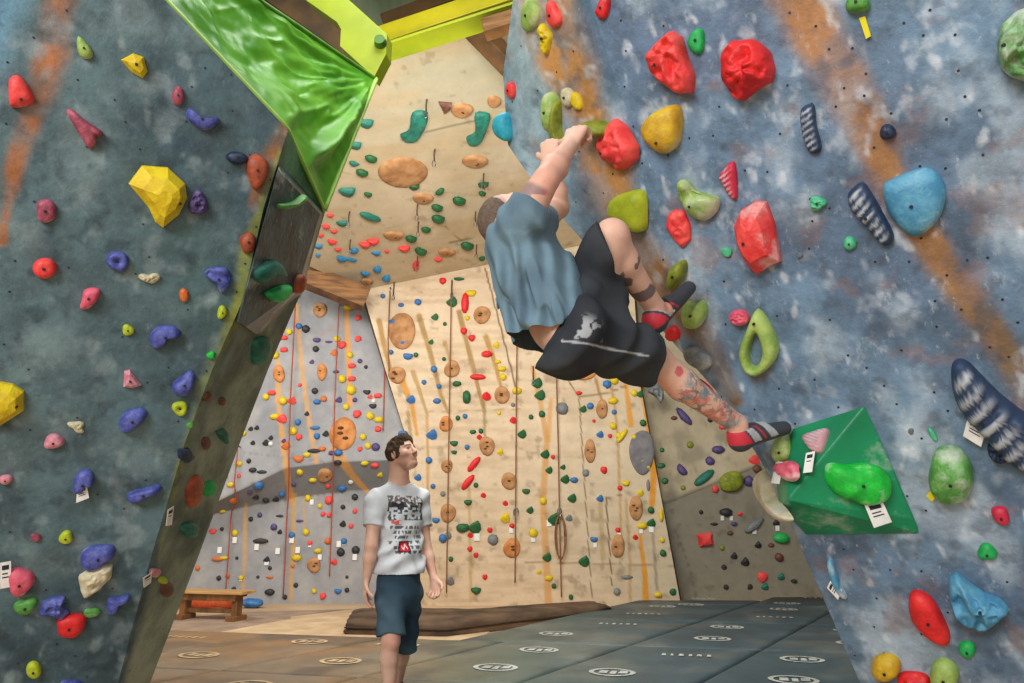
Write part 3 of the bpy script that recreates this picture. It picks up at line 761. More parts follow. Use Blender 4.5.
hold(R_, [(882,187),(893,177),(925,166),(942,176),(947,197),(938,222),(918,237),(903,231),(888,212)], 'steel', 'large smooth turquoise slab hold at the middle of the orange streak', H=.06, chalk=.15, bolt=(-.1, .1))
hold(R_, ell(858,3,12,12,0), 'leaf', 'round green hold at the top with yellow tape hanging from it', H=.05)
tagcard(R_, [(859,18),(865,16),(871,36),(866,39)], 'strip of yellow tape hanging from the round green hold at the top', yellow_tape, 0, 'tape_strip', .012, 'tape')
hold(R_, [(996,45),(1000,25),(1015,10),(1045,0),(1052,50),(1040,88),(1010,78),(999,68)], 'leaf', 'large pale green and white boulder hold at the frame\'s edge', H=.11, chalk=.75, style='rock', bolt=(-.6, -.1))
hold(R_, ell(818,203,9,7,10, 5, .25), 'mint', 'small mint rock hold beside the grey ribbed pinch', H=.03, style='rock')
hold(R_, ell(850,243,7,7,0, 3), 'mint', 'small round mint hold below the grey ribbed pinch', H=.025)
hold(R_, [(950,366),(957,357),(968,360),(980,372),(1000,392),(1020,408),(1050,430),(1060,470),(1035,473),(1010,462),(985,436),(965,415),(953,393)], 'navy', 'very large long ribbed blue-grey pinch hold with chalked top', H=.09, style='stripe', chalk=.5, bolt=(-.3, .1), seed=12)
tagcard(R_, [(968,417),(987,427),(981,447),(963,436)], 'white paper tag hanging from the very large ribbed pinch')
hold(R_, ell(998,452,12,9,30, 5), 'navy', 'navy lump hold tucked under the very large ribbed pinch', H=.04, style='rock')
hold(R_, [(936,448),(955,445),(968,455),(975,475),(968,495),(950,502),(934,494),(928,475)], 'leaf', 'round green hold with chalk-white rim above a yellow tape square', H=.09, chalk=.55, seed=3, rough_amt=.12)
tagcard(R_, [(931,490),(937,496),(932,502),(926,496)], 'small square of yellow tape under the chalk-rimmed green hold', yellow_tape, 0, 'tape_square', .006, 'tape')
hold(R_, [(991,508),(1004,506),(1010,518),(1006,524),(995,520)], 'crimson', 'small crimson hold above the round green button hold', H=.03)
hold(R_, ell(987,551,10,8,10, 2), 'green', 'small green button hold between crimson chip and big blue hold', H=.03)
hold(R_, [(948,590),(949,576),(957,571),(970,582),(985,592),(1000,597),(1011,608),(1000,617),(985,626),(965,624),(953,610)], 'steel', 'big steel blue lumpy hold with a knob at one end', H=.09, style='rock', seed=8, bolt=(.2, .0))
hold(R_, [(909,593),(920,589),(935,600),(950,630),(948,644),(930,637),(911,618)], 'red', 'bright red tapering slab hold low on the blue overhang', H=.055, seed=3, rough_amt=.1)
hold(R_, ell(967,648,9,8,10, 3), 'green', 'small green hold under the big steel blue lump', H=.03)
hold(R_, ell(886,665,15,13,15, 3), 'amber', 'chalky yellow-orange dome hold at the foot of the blue overhang', H=.06, chalk=.2)
hold(R_, ell(912,684,17,15,0, 5, .2), 'red', 'red lump hold between the yellow and lime domes at the foot', H=.06, style='rock')
hold(R_, ell(944,672,15,15,0, 2), 'palegreen', 'pale lime dome hold at the foot of the blue overhang', H=.06, chalk=.2)
hold(R_, [(827,560),(832,558),(842,585),(848,597),(842,596),(832,580)], 'steel', 'thin grey-blue sliver hold near the overhang\'s lower edge', H=.04, chalk=.5, bolt=None)
tagcard(R_, [(827,588),(830,581),(842,590),(838,600)], 'small folded white tag on the grey-blue sliver hold')
hold(R_, ell(933,434,3,8,-35), 'mint', 'tiny mint sliver foothold beside the chalk-rimmed green hold', H=.015, bolt=None, name='foothold', cat='foothold')
for (x, y, l) in ((911, 431, 'tiny grey screw-on foothold above the chalk-rimmed green hold'), (800, 255, 'tiny grey foothold between mint holds and the tall red block')):
    hold(R_, ell(x, y, 3, 3, 0), 'grey', l, H=.01, bolt=None, name='foothold', cat='foothold')
# green pyramid volume screwed onto the overhang
gvol = mat('green_volume_paint', (24, 150, 100), (14, 118, 78), scale=3, rough=.4, chalk=.12, bump=.15, bscale=40)
Pc, nc_ = cast(['M'], 850, 480)
bpx = [(866, 405), (921, 534), (806, 535), (779, 505), (775, 470), (793, 428)]
bw = [hitp(x, y, Pc, nc_) for x, y in bpx]
Pa = Pc+nc_*.20; apexw = hitp(788, 500, Pa, nc_); ap2 = hitp(862, 411, Pc+nc_*.03, nc_)
V = [p-Pc for p in bw]+[apexw-Pc, hitp(914, 519, Pc+nc_*.02, nc_)-Pc]
Fc = [(0, 6, 7), (0, 7, 1), (6, 2, 1), (6, 1, 7), (0, 5, 6), (5, 4, 6), (4, 3, 6), (3, 2, 6), (0, 1, 2, 3, 4, 5)]
me = mesh('wall_volume', V, Fc, gvol); gv = link('wall_volume', me, loc=Pc)
md = gv.modifiers.new('edge', 'BEVEL'); md.width = .006; md.segments = 2
tag(gv, 'large green pyramid-shaped volume on the blue overhang beneath the climber\'s outstretched foot', 'climbing volume')
Vw = [np.array(v)+Pc for v in V]; register('V', Vw, [f for f in Fc[:8]])
hold(['V'], [(824,466),(832,462),(845,464),(862,462),(880,466),(890,478),(890,492),(883,501),(865,505),(848,498),(838,496),(826,484)], 'vivid', 'large vivid green bean-shaped hold on the green pyramid volume', H=.07, chalk=.3, rough_amt=.12)
tagcard(['V'], [(864,504),(882,500),(892,522),(874,528)], 'white paper tag under the vivid green hold on the pyramid volume')
hold(['V'], [(803,438),(815,432),(829,429),(828,440),(822,453),(812,452)], 'palepink', 'small fan-shaped pink striped hold on the volume\'s upper facet', H=.035, style='stripe', chalk=.4, bolt=None)
tagcard(['V'], [(806,453),(815,451),(812,472),(803,473)], 'white paper tag below the pink fan hold on the green volume', ink_lines=2)
hold(['V', 'M'], ell(790,471,12,9,-15, 5, .2), 'pink', 'small pink and white rock hold at the volume\'s blunt corner', H=.04, chalk=.5, style='rock', bolt=None)
tagcard(['V', 'M'], [(776,461),(783,462),(779,484),(771,483)], 'white paper tag beside the pink and white rock on the volume', ink_lines=2)
hold(['V', 'M'], ell(784,446,11,15,0, 2), 'palegreen', 'round pale green foot hold right under the climber\'s outstretched shoe', H=.08, chalk=.5, bolt=(0, -.1))
hold(['V', 'M'], [(759,478),(767,468),(773,480),(776,497),(786,508),(794,520),(787,522),(776,512),(764,496)], 'cream', 'cream and yellow curved rail hold along the overhang\'s lower rim', H=.06, chalk=.3, bolt=None)
hold(['M', 'V'], ell(566,222,4,14,0, 3), 'coral', 'thin coral hold on the outer rim beside the climber\'s far elbow', H=.03, bolt=None) if False else None

# --- left wall
hold(W_, [(127,183),(141,164),(168,166),(186,183),(188,198),(180,215),(163,229),(155,223),(148,208)], 'yellow', 'large faceted yellow hold, pointed at the bottom, on the teal wall', H=.09, style='facet', apex=(.2, .0), bolt=(.5, .1), seed=3)
hold(W_, [(120,60),(133,53),(144,57),(148,72),(143,79),(132,73)], 'yellow', 'small faceted yellow hold high on the teal wall', H=.04, style='facet')
hold(W_, [(78,36),(86,42),(93,52),(91,59),(82,58),(77,48)], 'palegreen', 'small grey-green teardrop hold beside the orange paint on the teal wall', H=.03, chalk=.2)
hold(W_, [(10,78),(21,76),(34,96),(32,105),(12,108),(9,95)], 'coral', 'coral trapezoid hold on the orange paint of the teal wall', H=.05, chalk=.1, bolt=(.3, .4))
hold(W_, [(66,112),(72,109),(84,119),(95,126),(103,132),(102,137),(97,136),(96,145),(89,149),(80,136)], 'maroon', 'maroon forked hold like a bent finger, high on teal wall', H=.045, rough_amt=.12, bolt=None)
hold(W_, ell(178,96,6.5,10,0), 'maroon', 'small maroon oval hold above the indigo boomerang', H=.03)
hold(W_, [(186,112),(190,108),(201,119),(212,118),(219,118),(219,124),(207,131),(196,127),(187,119)], 'indigo', 'indigo boomerang-shaped hold high on the teal wall', H=.045, chalk=.1)
hold(W_, [(-12,378),(14,383),(25,390),(25,410),(0,426),(-12,427)], 'yellow', 'large dull yellow block hold, only partly in view, on the teal wall', H=.07, style='facet', chalk=.1, bolt=(.6, 0))
hold(W_, [(38,201),(50,199),(57,208),(54,220),(42,223),(37,215)], 'maroon', 'dusky pink square hold with dark bolt on the teal wall', H=.035, chalk=.2)
hold(W_, ell(198,203,10,13,0, 5, .2), 'purple', 'purple knobbly hold beside the large faceted yellow one', H=.045, style='rock')
hold(W_, ell(237,158,11,7,10, 3), 'navy', 'dark blue bean hold touching the brick orange wedge', H=.045)
hold(W_, [(246,160),(256,153),(268,163),(266,180),(255,191),(247,176)], 'brick', 'brick orange wedge hold on the teal wall\'s painted edge', H=.05)
hold(W_, ell(45,268,12,11,30, 3), 'coral', 'bright red oval hold below the dusky pink square', H=.045)
hold(W_, ell(118,261,11,11,0, 2), 'indigo', 'round indigo hold with a dished centre below the big yellow', H=.05, style='dish')
hold(W_, [(84,290),(93,287),(101,290),(97,301),(88,309),(80,308),(82,298)], 'pink', 'pink block hold on teal wall below the round indigo dish', H=.04, chalk=.3)
hold(W_, ell(150,278,9,6,15, 8, .3), 'cream', 'chalk-white rough chip hold beside the round indigo dish', H=.025, style='rock', chalk=.4, bolt=None)
hold(W_, [(204,272),(212,267),(226,267),(231,277),(228,289),(221,293),(216,284),(208,279)], 'indigo', 'indigo crescent hold near the lime painted edge', H=.05, style='kidney', chalk=.1)
hold(W_, ell(184,295,5,7,0), 'orange', 'tiny orange hold beside the indigo crescent', H=.02, bolt=None, name='foothold', cat='foothold')
hold(W_, ell(128,330,6,6,0), 'lime', 'small yellow round foothold in the middle of teal wall', H=.02, name='foothold', cat='foothold')
hold(W_, [(149,336),(158,326),(172,325),(181,331),(179,337),(168,338),(163,346),(153,348)], 'indigo', 'indigo curled hold like a hooked finger beside a yellow foothold', H=.05, rough_amt=.1)
hold(W_, [(124,370),(130,369),(142,385),(133,388),(123,387)], 'palepink', 'red and white triangular hold above the indigo slug', H=.03, style='facet')
hold(W_, [(173,382),(182,376),(189,370),(195,374),(194,384),(188,394),(178,395),(172,390)], 'indigo', 'indigo double-lobed hold above the lime ring foothold', H=.05, rough_amt=.12)
hold(W_, ell(180,408,8,7.5,0), 'lime', 'lime ring-shaped hold next to the indigo double-lobed one', H=.03, style='dish')
hold(W_, [(119,420),(126,411),(140,407),(148,412),(143,421),(131,431),(121,431)], 'indigo', 'indigo slug-shaped hold below the red and white triangle', H=.05, rough_amt=.1)
hold(W_, ell(54,441,11,7,-10, 3), 'palepink', 'pale pinkish cream oval hold on the lower teal wall', H=.035)
hold(W_, ell(77,426,9,5,15, 5, .3), 'cream', 'thin chalk-white sliver hold above the pale oval', H=.02, bolt=None, style='rock')
hold(W_, ell(6,479,7,5,0), 'palepink', 'small pink-white button hold at the wall\'s very edge', H=.025)
hold(W_, [(73,488),(76,474),(86,468),(94,473),(94,484),(87,484),(83,491),(75,492)], 'indigo', 'indigo arched hold with a white tag hanging below', H=.05)
tagcard(W_, [(77,489),(87,486),(89,498),(76,503)], 'white paper tag hanging from the indigo arched hold')
hold(W_, [(127,494),(135,490),(150,486),(160,484),(161,490),(148,496),(137,501),(128,501)], 'indigo', 'long indigo bar hold pointing at the brownish side face', H=.045, chalk=.1, rough_amt=.1)
hold(W_, ell(66,537,8,6,-20), 'lime', 'small lime button hold with dark bolt low on teal wall', H=.025)
hold(W_, ell(36,537,5,4.5,0), 'maroon', 'tiny dark red foothold low on teal wall', H=.015, bolt=None, name='foothold', cat='foothold')
hold(W_, [(81,552),(92,545),(103,544),(114,545),(116,553),(107,560),(95,568),(82,567)], 'indigo', 'large chalked indigo hold on top of the grey rock hold', H=.06, chalk=.35, rough_amt=.1)
hold(W_, [(78,575),(90,568),(105,562),(114,563),(112,576),(98,590),(84,598),(80,590)], 'cream', 'chalky grey rough rock hold under the chalked indigo one', H=.05, style='rock', chalk=.4, bolt=None)
hold(W_, ell(21,580,14,13,0, 3), 'pink', 'large round pink hold with a white tag beside it', H=.055, chalk=.2)
tagcard(W_, [(0,563),(11,561),(11,587),(0,589)], 'white paper tag beside the large round pink hold')
hold(W_, ell(26,605,12,8,-15, 3), 'leaf', 'grey-green oval hold below the large round pink one', H=.035, chalk=.2)
hold(W_, [(38,612),(42,601),(52,596),(66,595),(63,602),(70,612),(62,618),(50,613)], 'indigo', 'spiky indigo hold above a bright red lump', H=.05, style='rock', bolt=None)
hold(W_, [(58,618),(70,613),(86,615),(84,628),(74,636),(60,634),(57,626)], 'red', 'bright red lump hold low on the teal wall', H=.045, seed=4)
hold(W_, [(108,598),(120,596),(130,594),(129,599),(119,602),(115,613),(107,611)], 'indigo', 'indigo bracket hold with a white top, low by the side face', H=.04, chalk=.2, bolt=None)
hold(W_, ell(92,612,8,5,-15, 6, .25), 'leaf', 'grey-green chip hold between red lump and indigo bracket', H=.02, chalk=.5, bolt=None)
hold(W_, ell(34,669,8,8.5,-40), 'lime', 'small yellow-lime hold near the bottom of the teal wall', H=.03)
hold(W_, ell(72,684,12,5,0, 5), 'indigo', 'bluish hold lowest of all on the teal wall, partly out of view', H=.03, bolt=None)
hold(W_, ell(222,312,5,7,5), 'lime', 'small square lime hold on the painted edge', H=.03)
hold(W_, ell(211,355,4.5,4,0), 'vivid', 'tiny bright green foothold on the painted edge', H=.02, bolt=None, name='foothold', cat='foothold')
hold(W_, ell(190,425,4,3.5,0), 'leaf', 'tiny green foothold on the edge near the lime ring', H=.015, bolt=None, name='foothold', cat='foothold')
hold(W_, [(239,240),(243,234),(251,232),(256,240),(253,251),(244,253)], 'brick', 'brick and lime knob on the painted edge under the dark volume', H=.045)
hold(W_, [(184,492),(190,478),(197,474),(201,484),(196,503),(188,507)], 'brick', 'dark red-brown leaf hold on the brownish side face', H=.04, bolt=None)
hold(W_, [(200,492),(203,484),(211,480),(213,488),(206,496)], 'green', 'green hold next to the dark red-brown leaf hold', H=.04, bolt=None)
hold(W_, ell(188,529,9,8,0, 4), 'teal', 'round teal green hold on the side face above the lower tag', H=.035, bolt=None)
hold(W_, [(179,450),(187,447),(192,455),(185,463),(180,460)], 'navy', 'dark blue-green diamond hold on the side face', H=.035, style='facet', bolt=None)
hold(W_, [(214,431),(223,428),(225,444),(220,440)], 'teal', 'dark green triangular hold near the side face\'s outer rim', H=.04, style='facet', bolt=None)
for (x, y, rx, ry, c, l) in ((207, 397, 4, 5, 'brown', 'small brown foothold high on the side face under the dark volume'), (205, 443, 4, 7, 'brown', 'small brown oval foothold in the middle of the side face'),
                             (221, 401, 3, 4, 'brown', 'tiny brown foothold by the outer rim under the dark volume'), (154, 572, 5, 5, 'palepink', 'small pinkish foothold above the lower tag on the side face'),
                             (162, 580, 4, 4, 'lime', 'tiny yellow foothold low on the side face'), (166, 589, 6, 9, 'brown', 'reddish brown foothold lowest of the cluster on the side face')):
    hold(W_, ell(x, y, rx, ry, 0), c, l, H=.02, bolt=None, name='foothold', cat='foothold')
tagcard(W_, [(168,510),(174,506),(172,525),(166,526)], 'narrow white tag on the brownish side face below the dark diamond', ink_lines=2)
tagcard(W_, [(143,578),(152,572),(151,583),(144,588)], 'small white tag low on the side face beside pinkish foothold', ink_lines=2)
# dark volume on the side face
dvol = mat('dark_volume_paint', (62, 88, 100), (26, 38, 46), scale=7, rough=.4, chalk=.12, bump=.4, bscale=30)
vb = [(280, 160), (325, 212), (301, 296), (258, 336), (236, 322)]; vf = [(278, 170), (320, 214), (297, 290), (246, 327), (238, 322)]
Pc, nS_ = cast(['SF'], 285, 250)
bw = [hitp(x, y, Pc-nS_*.02, nS_) for x, y in vb]; fw = [hitp(x, y, Pc+nS_*.10, nS_) for x, y in vf]
V = [p-Pc for p in bw+fw]; Fc = [(9, 8, 7, 6, 5), (0, 1, 2, 3, 4)]+[(i, (i+1) % 5, (i+1) % 5+5, i+5) for i in range(5)]
dv = link('wall_volume', mesh('wall_volume', V, Fc, [dvol, mat('brown_volume_side', (88, 70, 48), (60, 56, 40), scale=5, rough=.6)]), loc=Pc)
for pi, pol in enumerate(dv.data.polygons):
    if pi in (5,): pol.material_index = 1
tag(dv, 'dark slate faceted volume on the teal wall\'s side face below the green tarp', 'climbing volume')
register('DV', [np.array(v)+Pc for v in V], Fc)
hold(['DV'], [(277,204),(290,202),(302,194),(304,198),(292,206),(278,209)], 'leaf', 'curved lime rail hold at the top of the dark volume', H=.04, bolt=None)
hold(['DV'], [(253,270),(273,259),(283,275),(270,272),(256,282)], 'teal', 'dark green-grey crescent hold in the middle of the volume', H=.05, bolt=None, chalk=.2)
hold(['DV'], [(266,291),(287,284),(284,296),(275,302),(267,298)], 'green', 'green and grey chalked hold low on the dark volume', H=.05, bolt=None, chalk=.3)
hold(['SF', 'DV'], [(253,338),(266,336),(268,346),(262,361),(252,364),(250,350)], 'teal', 'dark hold with green top just below the dark volume', H=.05, bolt=None)
hold(['SF', 'DV'], ell(298,283,4,10,15), 'brick', 'dark red hold at the outer rim beside the dark volume', H=.04, bolt=None)
hold(['SF', 'DV'], ell(286,318,6,3,-30), 'brown', 'small dark brown knob under the dark volume\'s lower corner', H=.03, bolt=None) if False else None
# ================================================================= FLOOR MATS, PAD, BENCH, TARP
mat_top = vcmat('crash_mat_vinyl', rough=.55, spec=.35, bump=.25, bscale=8, mottle=.2, mscale=2.5)
logo_m = mat('mat_print', (196, 200, 198), (150, 156, 154), scale=9, rough=.7)
logo_w = mat('mat_print_warm', (216, 190, 150), (176, 150, 116), scale=9, rough=.7)
D1 = np.array([.56, .83]); D2 = np.array([.98, -.20]); O0 = np.array([.02, 5.79])
def clip_poly(poly, a, b, c):
    """keep a*x+b*y<=c"""
    out = []
    for i in range(len(poly)):
        p, q = poly[i], poly[(i+1) % len(poly)]; fp, fq = a*p[0]+b*p[1]-c, a*q[0]+b*q[1]-c
        if fp <= 0: out.append(p)
        if fp*fq < 0: t = fp/(fp-fq); out.append(p+(q-p)*t)
    return out
def mat_col(P):
    x, y = proj(P)
    c = np.tile(lin((66, 84, 94)), (len(P), 1)); w = sstep(560, 330, x)
    c = mix(c, lin((150, 116, 80)), w*sstep(780, 660, y)*.95)
    c = mix(c, lin((104, 118, 98)), sstep(700, 480, x)*sstep(300, 470, x)*.45)
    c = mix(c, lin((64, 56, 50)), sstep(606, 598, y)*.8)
    c = mix(c, lin((122, 124, 118)), sstep(.5, .7, fbm(P*np.array([1, 1, 1]), 1.6, 701, 5))*.45)
    c = mix(c, lin((62, 68, 72)), sstep(.5, .68, fbm(P, 2.4, 705, 5))*.5)
    return c
HT = .10
cellx = lambda i, j: (O0+D2*1.25*(i+.2)+D1*2.03*j)[0]
nmat = 0
SEEN_LBL = {}
def rowname(j): return {-3: 'first', -2: 'second', -1: 'third', 0: 'fourth', 1: 'fifth', 2: 'sixth', 3: 'last'}[j]
for j in range(-3, 4):
    for i in range(-5, 5):
        if i < -1 and j >= 1: continue
        c0 = O0+D2*1.25*i+D1*2.03*j
        g = .012
        quad = [c0+D2*g+D1*g, c0+D2*(1.25-g)+D1*g, c0+D2*(1.25-g)+D1*(2.03-g), c0+D2*g+D1*(2.03-g)]
        if i == -1 and j >= 1: quad[0] = quad[0]-D2*.5; quad[3] = quad[3]-D2*.5
        quad = clip_poly(quad, 0, 1, 11.45 if cellx(i, j) < 2.6 else 11.95); quad = clip_poly(quad, 0, -1, 2.0) if quad else quad
        if len(quad) < 3: continue
        cc = sum(quad)/len(quad); px, py = proj(np.array([*cc, HT]))
        corners = [proj(np.array([*q, HT])) for q in quad]
        if not any(90 < a < 900 and b < 700 for a, b in corners) or cc[1] < 3.6: continue
        # subdivided top so the mat colour can vary
        n_ = 28; me_v = []; F2 = []
        def P2(s, t):
            if len(quad) == 4: return quad[0]*(1-s)*(1-t)+quad[1]*s*(1-t)+quad[2]*s*t+quad[3]*(1-s)*t
            return None
        if len(quad) == 4:
            for b in range(n_):
                for a in range(n_):
                    q = P2(a/(n_-1), b/(n_-1)); ed = min(a, b, n_-1-a, n_-1-b)
                    dip = .012 if ed == 0 else 0
                    me_v.append((q[0], q[1], HT-dip+.006*(fbm(np.array([[q[0], q[1], 0]]), 2.5, 3, 2)[0]-.5)))
            F2 = grid_faces(n_, n_); ring = [a for a in range(n_)]+[b*n_+n_-1 for b in range(1, n_)]+[(n_-1)*n_+a for a in range(n_-2, -1, -1)]+[b*n_ for b in range(n_-2, 0, -1)]
        else:
            cen = np.array([*cc, HT]); me_v = [tuple(cen)]+[(q[0], q[1], HT) for q in quad]; F2 = [(0, k+1, (k+1) % len(quad)+1) for k in range(len(quad))]; ring = [k+1 for k in range(len(quad))]
        me_v = [list(v) for v in me_v]; nb = len(me_v)
        for r in ring: me_v.append([me_v[r][0], me_v[r][1], 0.004])
        for k in range(len(ring)): F2.append((ring[k], nb+k, nb+(k+1) % len(ring), ring[(k+1) % len(ring)]))
        A = np.array(me_v); cols_ = mat_col(A); base = np.array([cc[0], cc[1], 0.])
        o = link('crash_mat', mesh('crash_mat', A-base, F2, mat_top, True, cols_), loc=base)
        colr = 'brownish' if px < 420 else ('grey-green' if px < 600 else 'blue-grey')
        col_n = {-5: 'sixth', -4: 'fifth', -3: 'fourth', -2: 'third', -1: 'second', 0: 'first', 1: 'second', 2: 'third', 3: 'fourth', 4: 'fifth'}[i]
        sidew = 'bench' if i < 0 else 'overhang'
        depth = {-3: 'nearby row', -2: 'front row', -1: 'row of the standing man', 0: 'row just behind the standing man', 1: 'row beside the folded pad', 2: 'row along the plywood wall', 3: 'last row at the beige wall'}[j]
        tag(o, '%s crash mat, %s, %s towards the %s' % (colr, depth, col_n, sidew), 'crash mat', 'crash mats on the hall floor')
        # a ring print with a bar across it on most mats, a brush of letters on the rest
        k = (i*3+j*5) % 3
        me_l = bmesh.new(); a_ = D2; b_ = np.array([.2, .98])
        def pt(u, v): q = lc+a_*u+b_*v-cc; return Vector((q[0], q[1], HT+.006))
        for lk_ in (0, 1):
          lc = cc+D2*.14*((i*7+j+lk_*2) % 3-1)+D1*(.5 if lk_ else -.45); k = (k+lk_*(1+(i % 2))) % 3
          if k != 1:
            for kk in range(24):
                t0, t1 = 2*math.pi*kk/24, 2*math.pi*(kk+1)/24
                me_l.faces.new([me_l.verts.new(pt(r*math.cos(t)*.19, r*math.sin(t)*.15)) for r, t in ((1, t0), (1, t1), (.78, t1), (.78, t0))])
            for u0, u1, v0, v1 in ((-.11, -.04, -.05, .06), (-.02, .03, -.07, .05), (.05, .12, -.04, .07)):
                me_l.faces.new([me_l.verts.new(pt(u, v)) for u, v in ((u0, v0), (u1, v0), (u1+.01, v1), (u0+.015, v1))])
          else:
            for kk, (u0, w_) in enumerate(((-.25, .06), (-.17, .04), (-.1, .07), (-.01, .05), (.06, .07), (.15, .06))):
                me_l.faces.new([me_l.verts.new(pt(u, v)) for u, v in ((u0, -.05), (u0+w_*.7, -.05), (u0+w_*.7, .05), (u0+w_*.2, .05))])
        lo = link('print', bm_mesh('print', me_l, logo_w if px < 430 else logo_m), o); lo['kind'] = 'stuff'
        if False: pass

# beige carpeted mats towards the bench: one worn sheet with a seam
bc = mat('beige_carpet', (222, 194, 158), (196, 166, 130), scale=3, rough=.9, bump=.1)
poly = [(178, 637), (300, 634), (352, 637), (460, 633), (470, 622), (300, 612), (330, 606)]
pts = [hitp(x, y, np.array([0, 0, .012]), np.array([0, 0, 1.])) for x, y in [(172, 641), (480, 640), (500, 622), (420, 607), (300, 617)]]
V, Fc = prism(pts, np.array([0, 0, -.011])); base = sum(pts)/5*np.array([1, 1, 0])
o = link('floor_carpet', mesh('floor_carpet', set_origin_mesh(V, base), Fc, bc), loc=base); tag(o, 'pale beige carpet sheet lying between the bench and the dark crash mats', 'carpet')
pts = [hitp(x, y, np.array([0, 0, .006]), np.array([0, 0, 1.])) for x, y in [(100, 650), (300, 641), (290, 616), (352, 609), (240, 612), (150, 622)]]
V, Fc = prism(pts, np.array([0, 0, -.005])); base = sum(pts)/6*np.array([1, 1, 0])
o = link('floor_carpet', mesh('floor_carpet', set_origin_mesh(V, base), Fc, mat('taupe_carpet', (178, 152, 132), (150, 128, 110), scale=3, rough=.9)), loc=base); tag(o, 'darker taupe carpet sheet under the wooden bench', 'carpet')

# folded thick pad
padm = mat('pad_canvas', (116, 92, 72), (66, 52, 42), scale=2.2, rough=.8, bump=.5, bscale=5, stretch=(1, 1, 3))
foot = [np.array(v) for v in ((-1.93, 8.72), (-.75, 8.55), (1.35, 10.3), (1.2, 10.75), (-.5, 9.75), (-2.1, 9.85))]
n_ = 10; V = []; Fc = []
dense = []
for k in range(len(foot)):
    for s in range(n_): dense.append(foot[k]*(1-s/n_)+foot[(k+1) % len(foot)]*(s/n_))
cen = sum(dense)/len(dense); prof = [(1, .006), (1.012, .05), (1.0, .10), (1.012, .15), (.99, .205), (.93, .225), (.6, .235), (.2, .23)]
for r, z in prof:
    for k, q in enumerate(dense):
        w = .012*math.sin(k*1.7+z*40)+.02*(vnoise(np.array([[q[0], q[1], z]]), 5, 3)[0]-.5)
        p = cen+(q-cen)*(r+w*.6); V.append((p[0]-cen[0], p[1]-cen[1], z*.76+w*.3*(z > .02)*(z < .24)))
ND = len(dense)
for i in range(len(prof)-1):
    for k in range(ND): Fc.append((i*ND+k, i*ND+(k+1) % ND, (i+1)*ND+(k+1) % ND, (i+1)*ND+k))
V.append((0, 0, .175)); Fc += [((len(prof)-1)*ND+k, (len(prof)-1)*ND+(k+1) % ND, len(V)-1) for k in range(ND)]
o = link('folded_pad', mesh('folded_pad', V, Fc, padm, True), loc=(cen[0], cen[1], 0)); tag(o, 'thick dark brown folded pad lying behind the standing man at the plywood wall', 'pad')
bm = bmesh.new(); bm_tube(bm, [(q[0]*1.012-cen[0]*1.012, q[1]*1.012-cen[1]*1.012, .088) for q in dense[:2*n_+1]], .012, 6)
link('seam_roll', bm_mesh('seam_roll', bm, mat('pad_seam', (72, 56, 44), rough=.8), True), o)

# bench
pine = mat('bench_pine', (206, 164, 108), (176, 130, 78), scale=3, rough=.55, stretch=(.4, 4, 4), bump=.1)
pine_d = mat('bench_pine_dark', (140, 96, 54), (100, 68, 38), scale=3, rough=.6, stretch=(4, 4, .5))
pL = hitp(182, 619, np.zeros(3), np.array([0, 0, 1.])); pR = hitp(238, 621, np.zeros(3), np.array([0, 0, 1.]))
bcx = (pL+pR)/2; dv_ = (pR-pL); Lb = np.linalg.norm(dv_); ang = math.atan2(dv_[1], dv_[0])
ben = empty('bench', bcx, 'low pine bench with trestle legs in front of the grey wall', 'bench'); ben.rotation_euler = (0, 0, ang)
hb = .36
bm = bmesh.new(); bm_box(bm, (0, -.0, hb), (Lb+.25, .32, .035), bevel=.006); link('seat', bm_mesh('seat', bm, pine), ben)
bm = bmesh.new(); bm_box(bm, (0, -.1, hb-.06), (Lb+.0, .03, .09), bevel=.004); link('rail', bm_mesh('rail', bm, pine_d), ben)
bm = bmesh.new(); bm_box(bm, (0, 0, .12), (Lb-.1, .03, .06), bevel=.004); link('stretcher', bm_mesh('stretcher', bm, pine_d), ben)
for s in (-1, 1):
    bm = bmesh.new(); bm_box(bm, (s*Lb*.46, 0, .19), (.08, .14, .30), bevel=.01); bm_box(bm, (s*Lb*.46, 0, .035), (.14, .30, .07), bevel=.015)
    bm_box(bm, (s*Lb*.46, 0, .325), (.12, .26, .05), bevel=.01); link('leg', bm_mesh('leg', bm, pine_d), ben)
# blue bag and rolled orange cloth beside it
p = hitp(252, 608, np.zeros(3), np.array([0, 0, 1.])); bm = bmesh.new(); bmesh.ops.create_icosphere(bm, subdivisions=3, radius=1)
for v in bm.verts:
    k = 1+.18*(vnoise(np.array([list(v.co)]), 2, 5)[0]-.5)*2; v.co = Vector((v.co.x*.17*k, v.co.y*.12*k, max(-.07, v.co.z*.075*k)+.072))
bag = link('chalk_bag', bm_mesh('chalk_bag', bm, resin('blue'), True), loc=p); tag(bag, 'small slumped blue bag on the floor beside the pine bench', 'bag')
bm = bmesh.new(); bm_tube(bm, [(.30, 0, .3), (.32, .01, .5-.31), (.2, 0, .155), (0, 0, .15)], .006, 6); 
bm.free()
p = hitp(200, 609, np.zeros(3), np.array([0, 0, 1.])); bm = bmesh.new()
bm_tube(bm, [(-.55, 0, .1), (-.3, .02, .11), (0, 0, .1), (.3, -.02, .11), (.5, 0, .09)], .085, 12)
for v in bm.verts: v.co.z = max(0.0, v.co.z*.9)
rl = link('rolled_blanket', bm_mesh('rolled_blanket', bm, mat('orange_cloth', (204, 92, 52), (168, 68, 38), scale=8, rough=.9), True), loc=p); tag(rl, 'orange-red rolled blanket on the floor behind the pine bench', 'blanket')

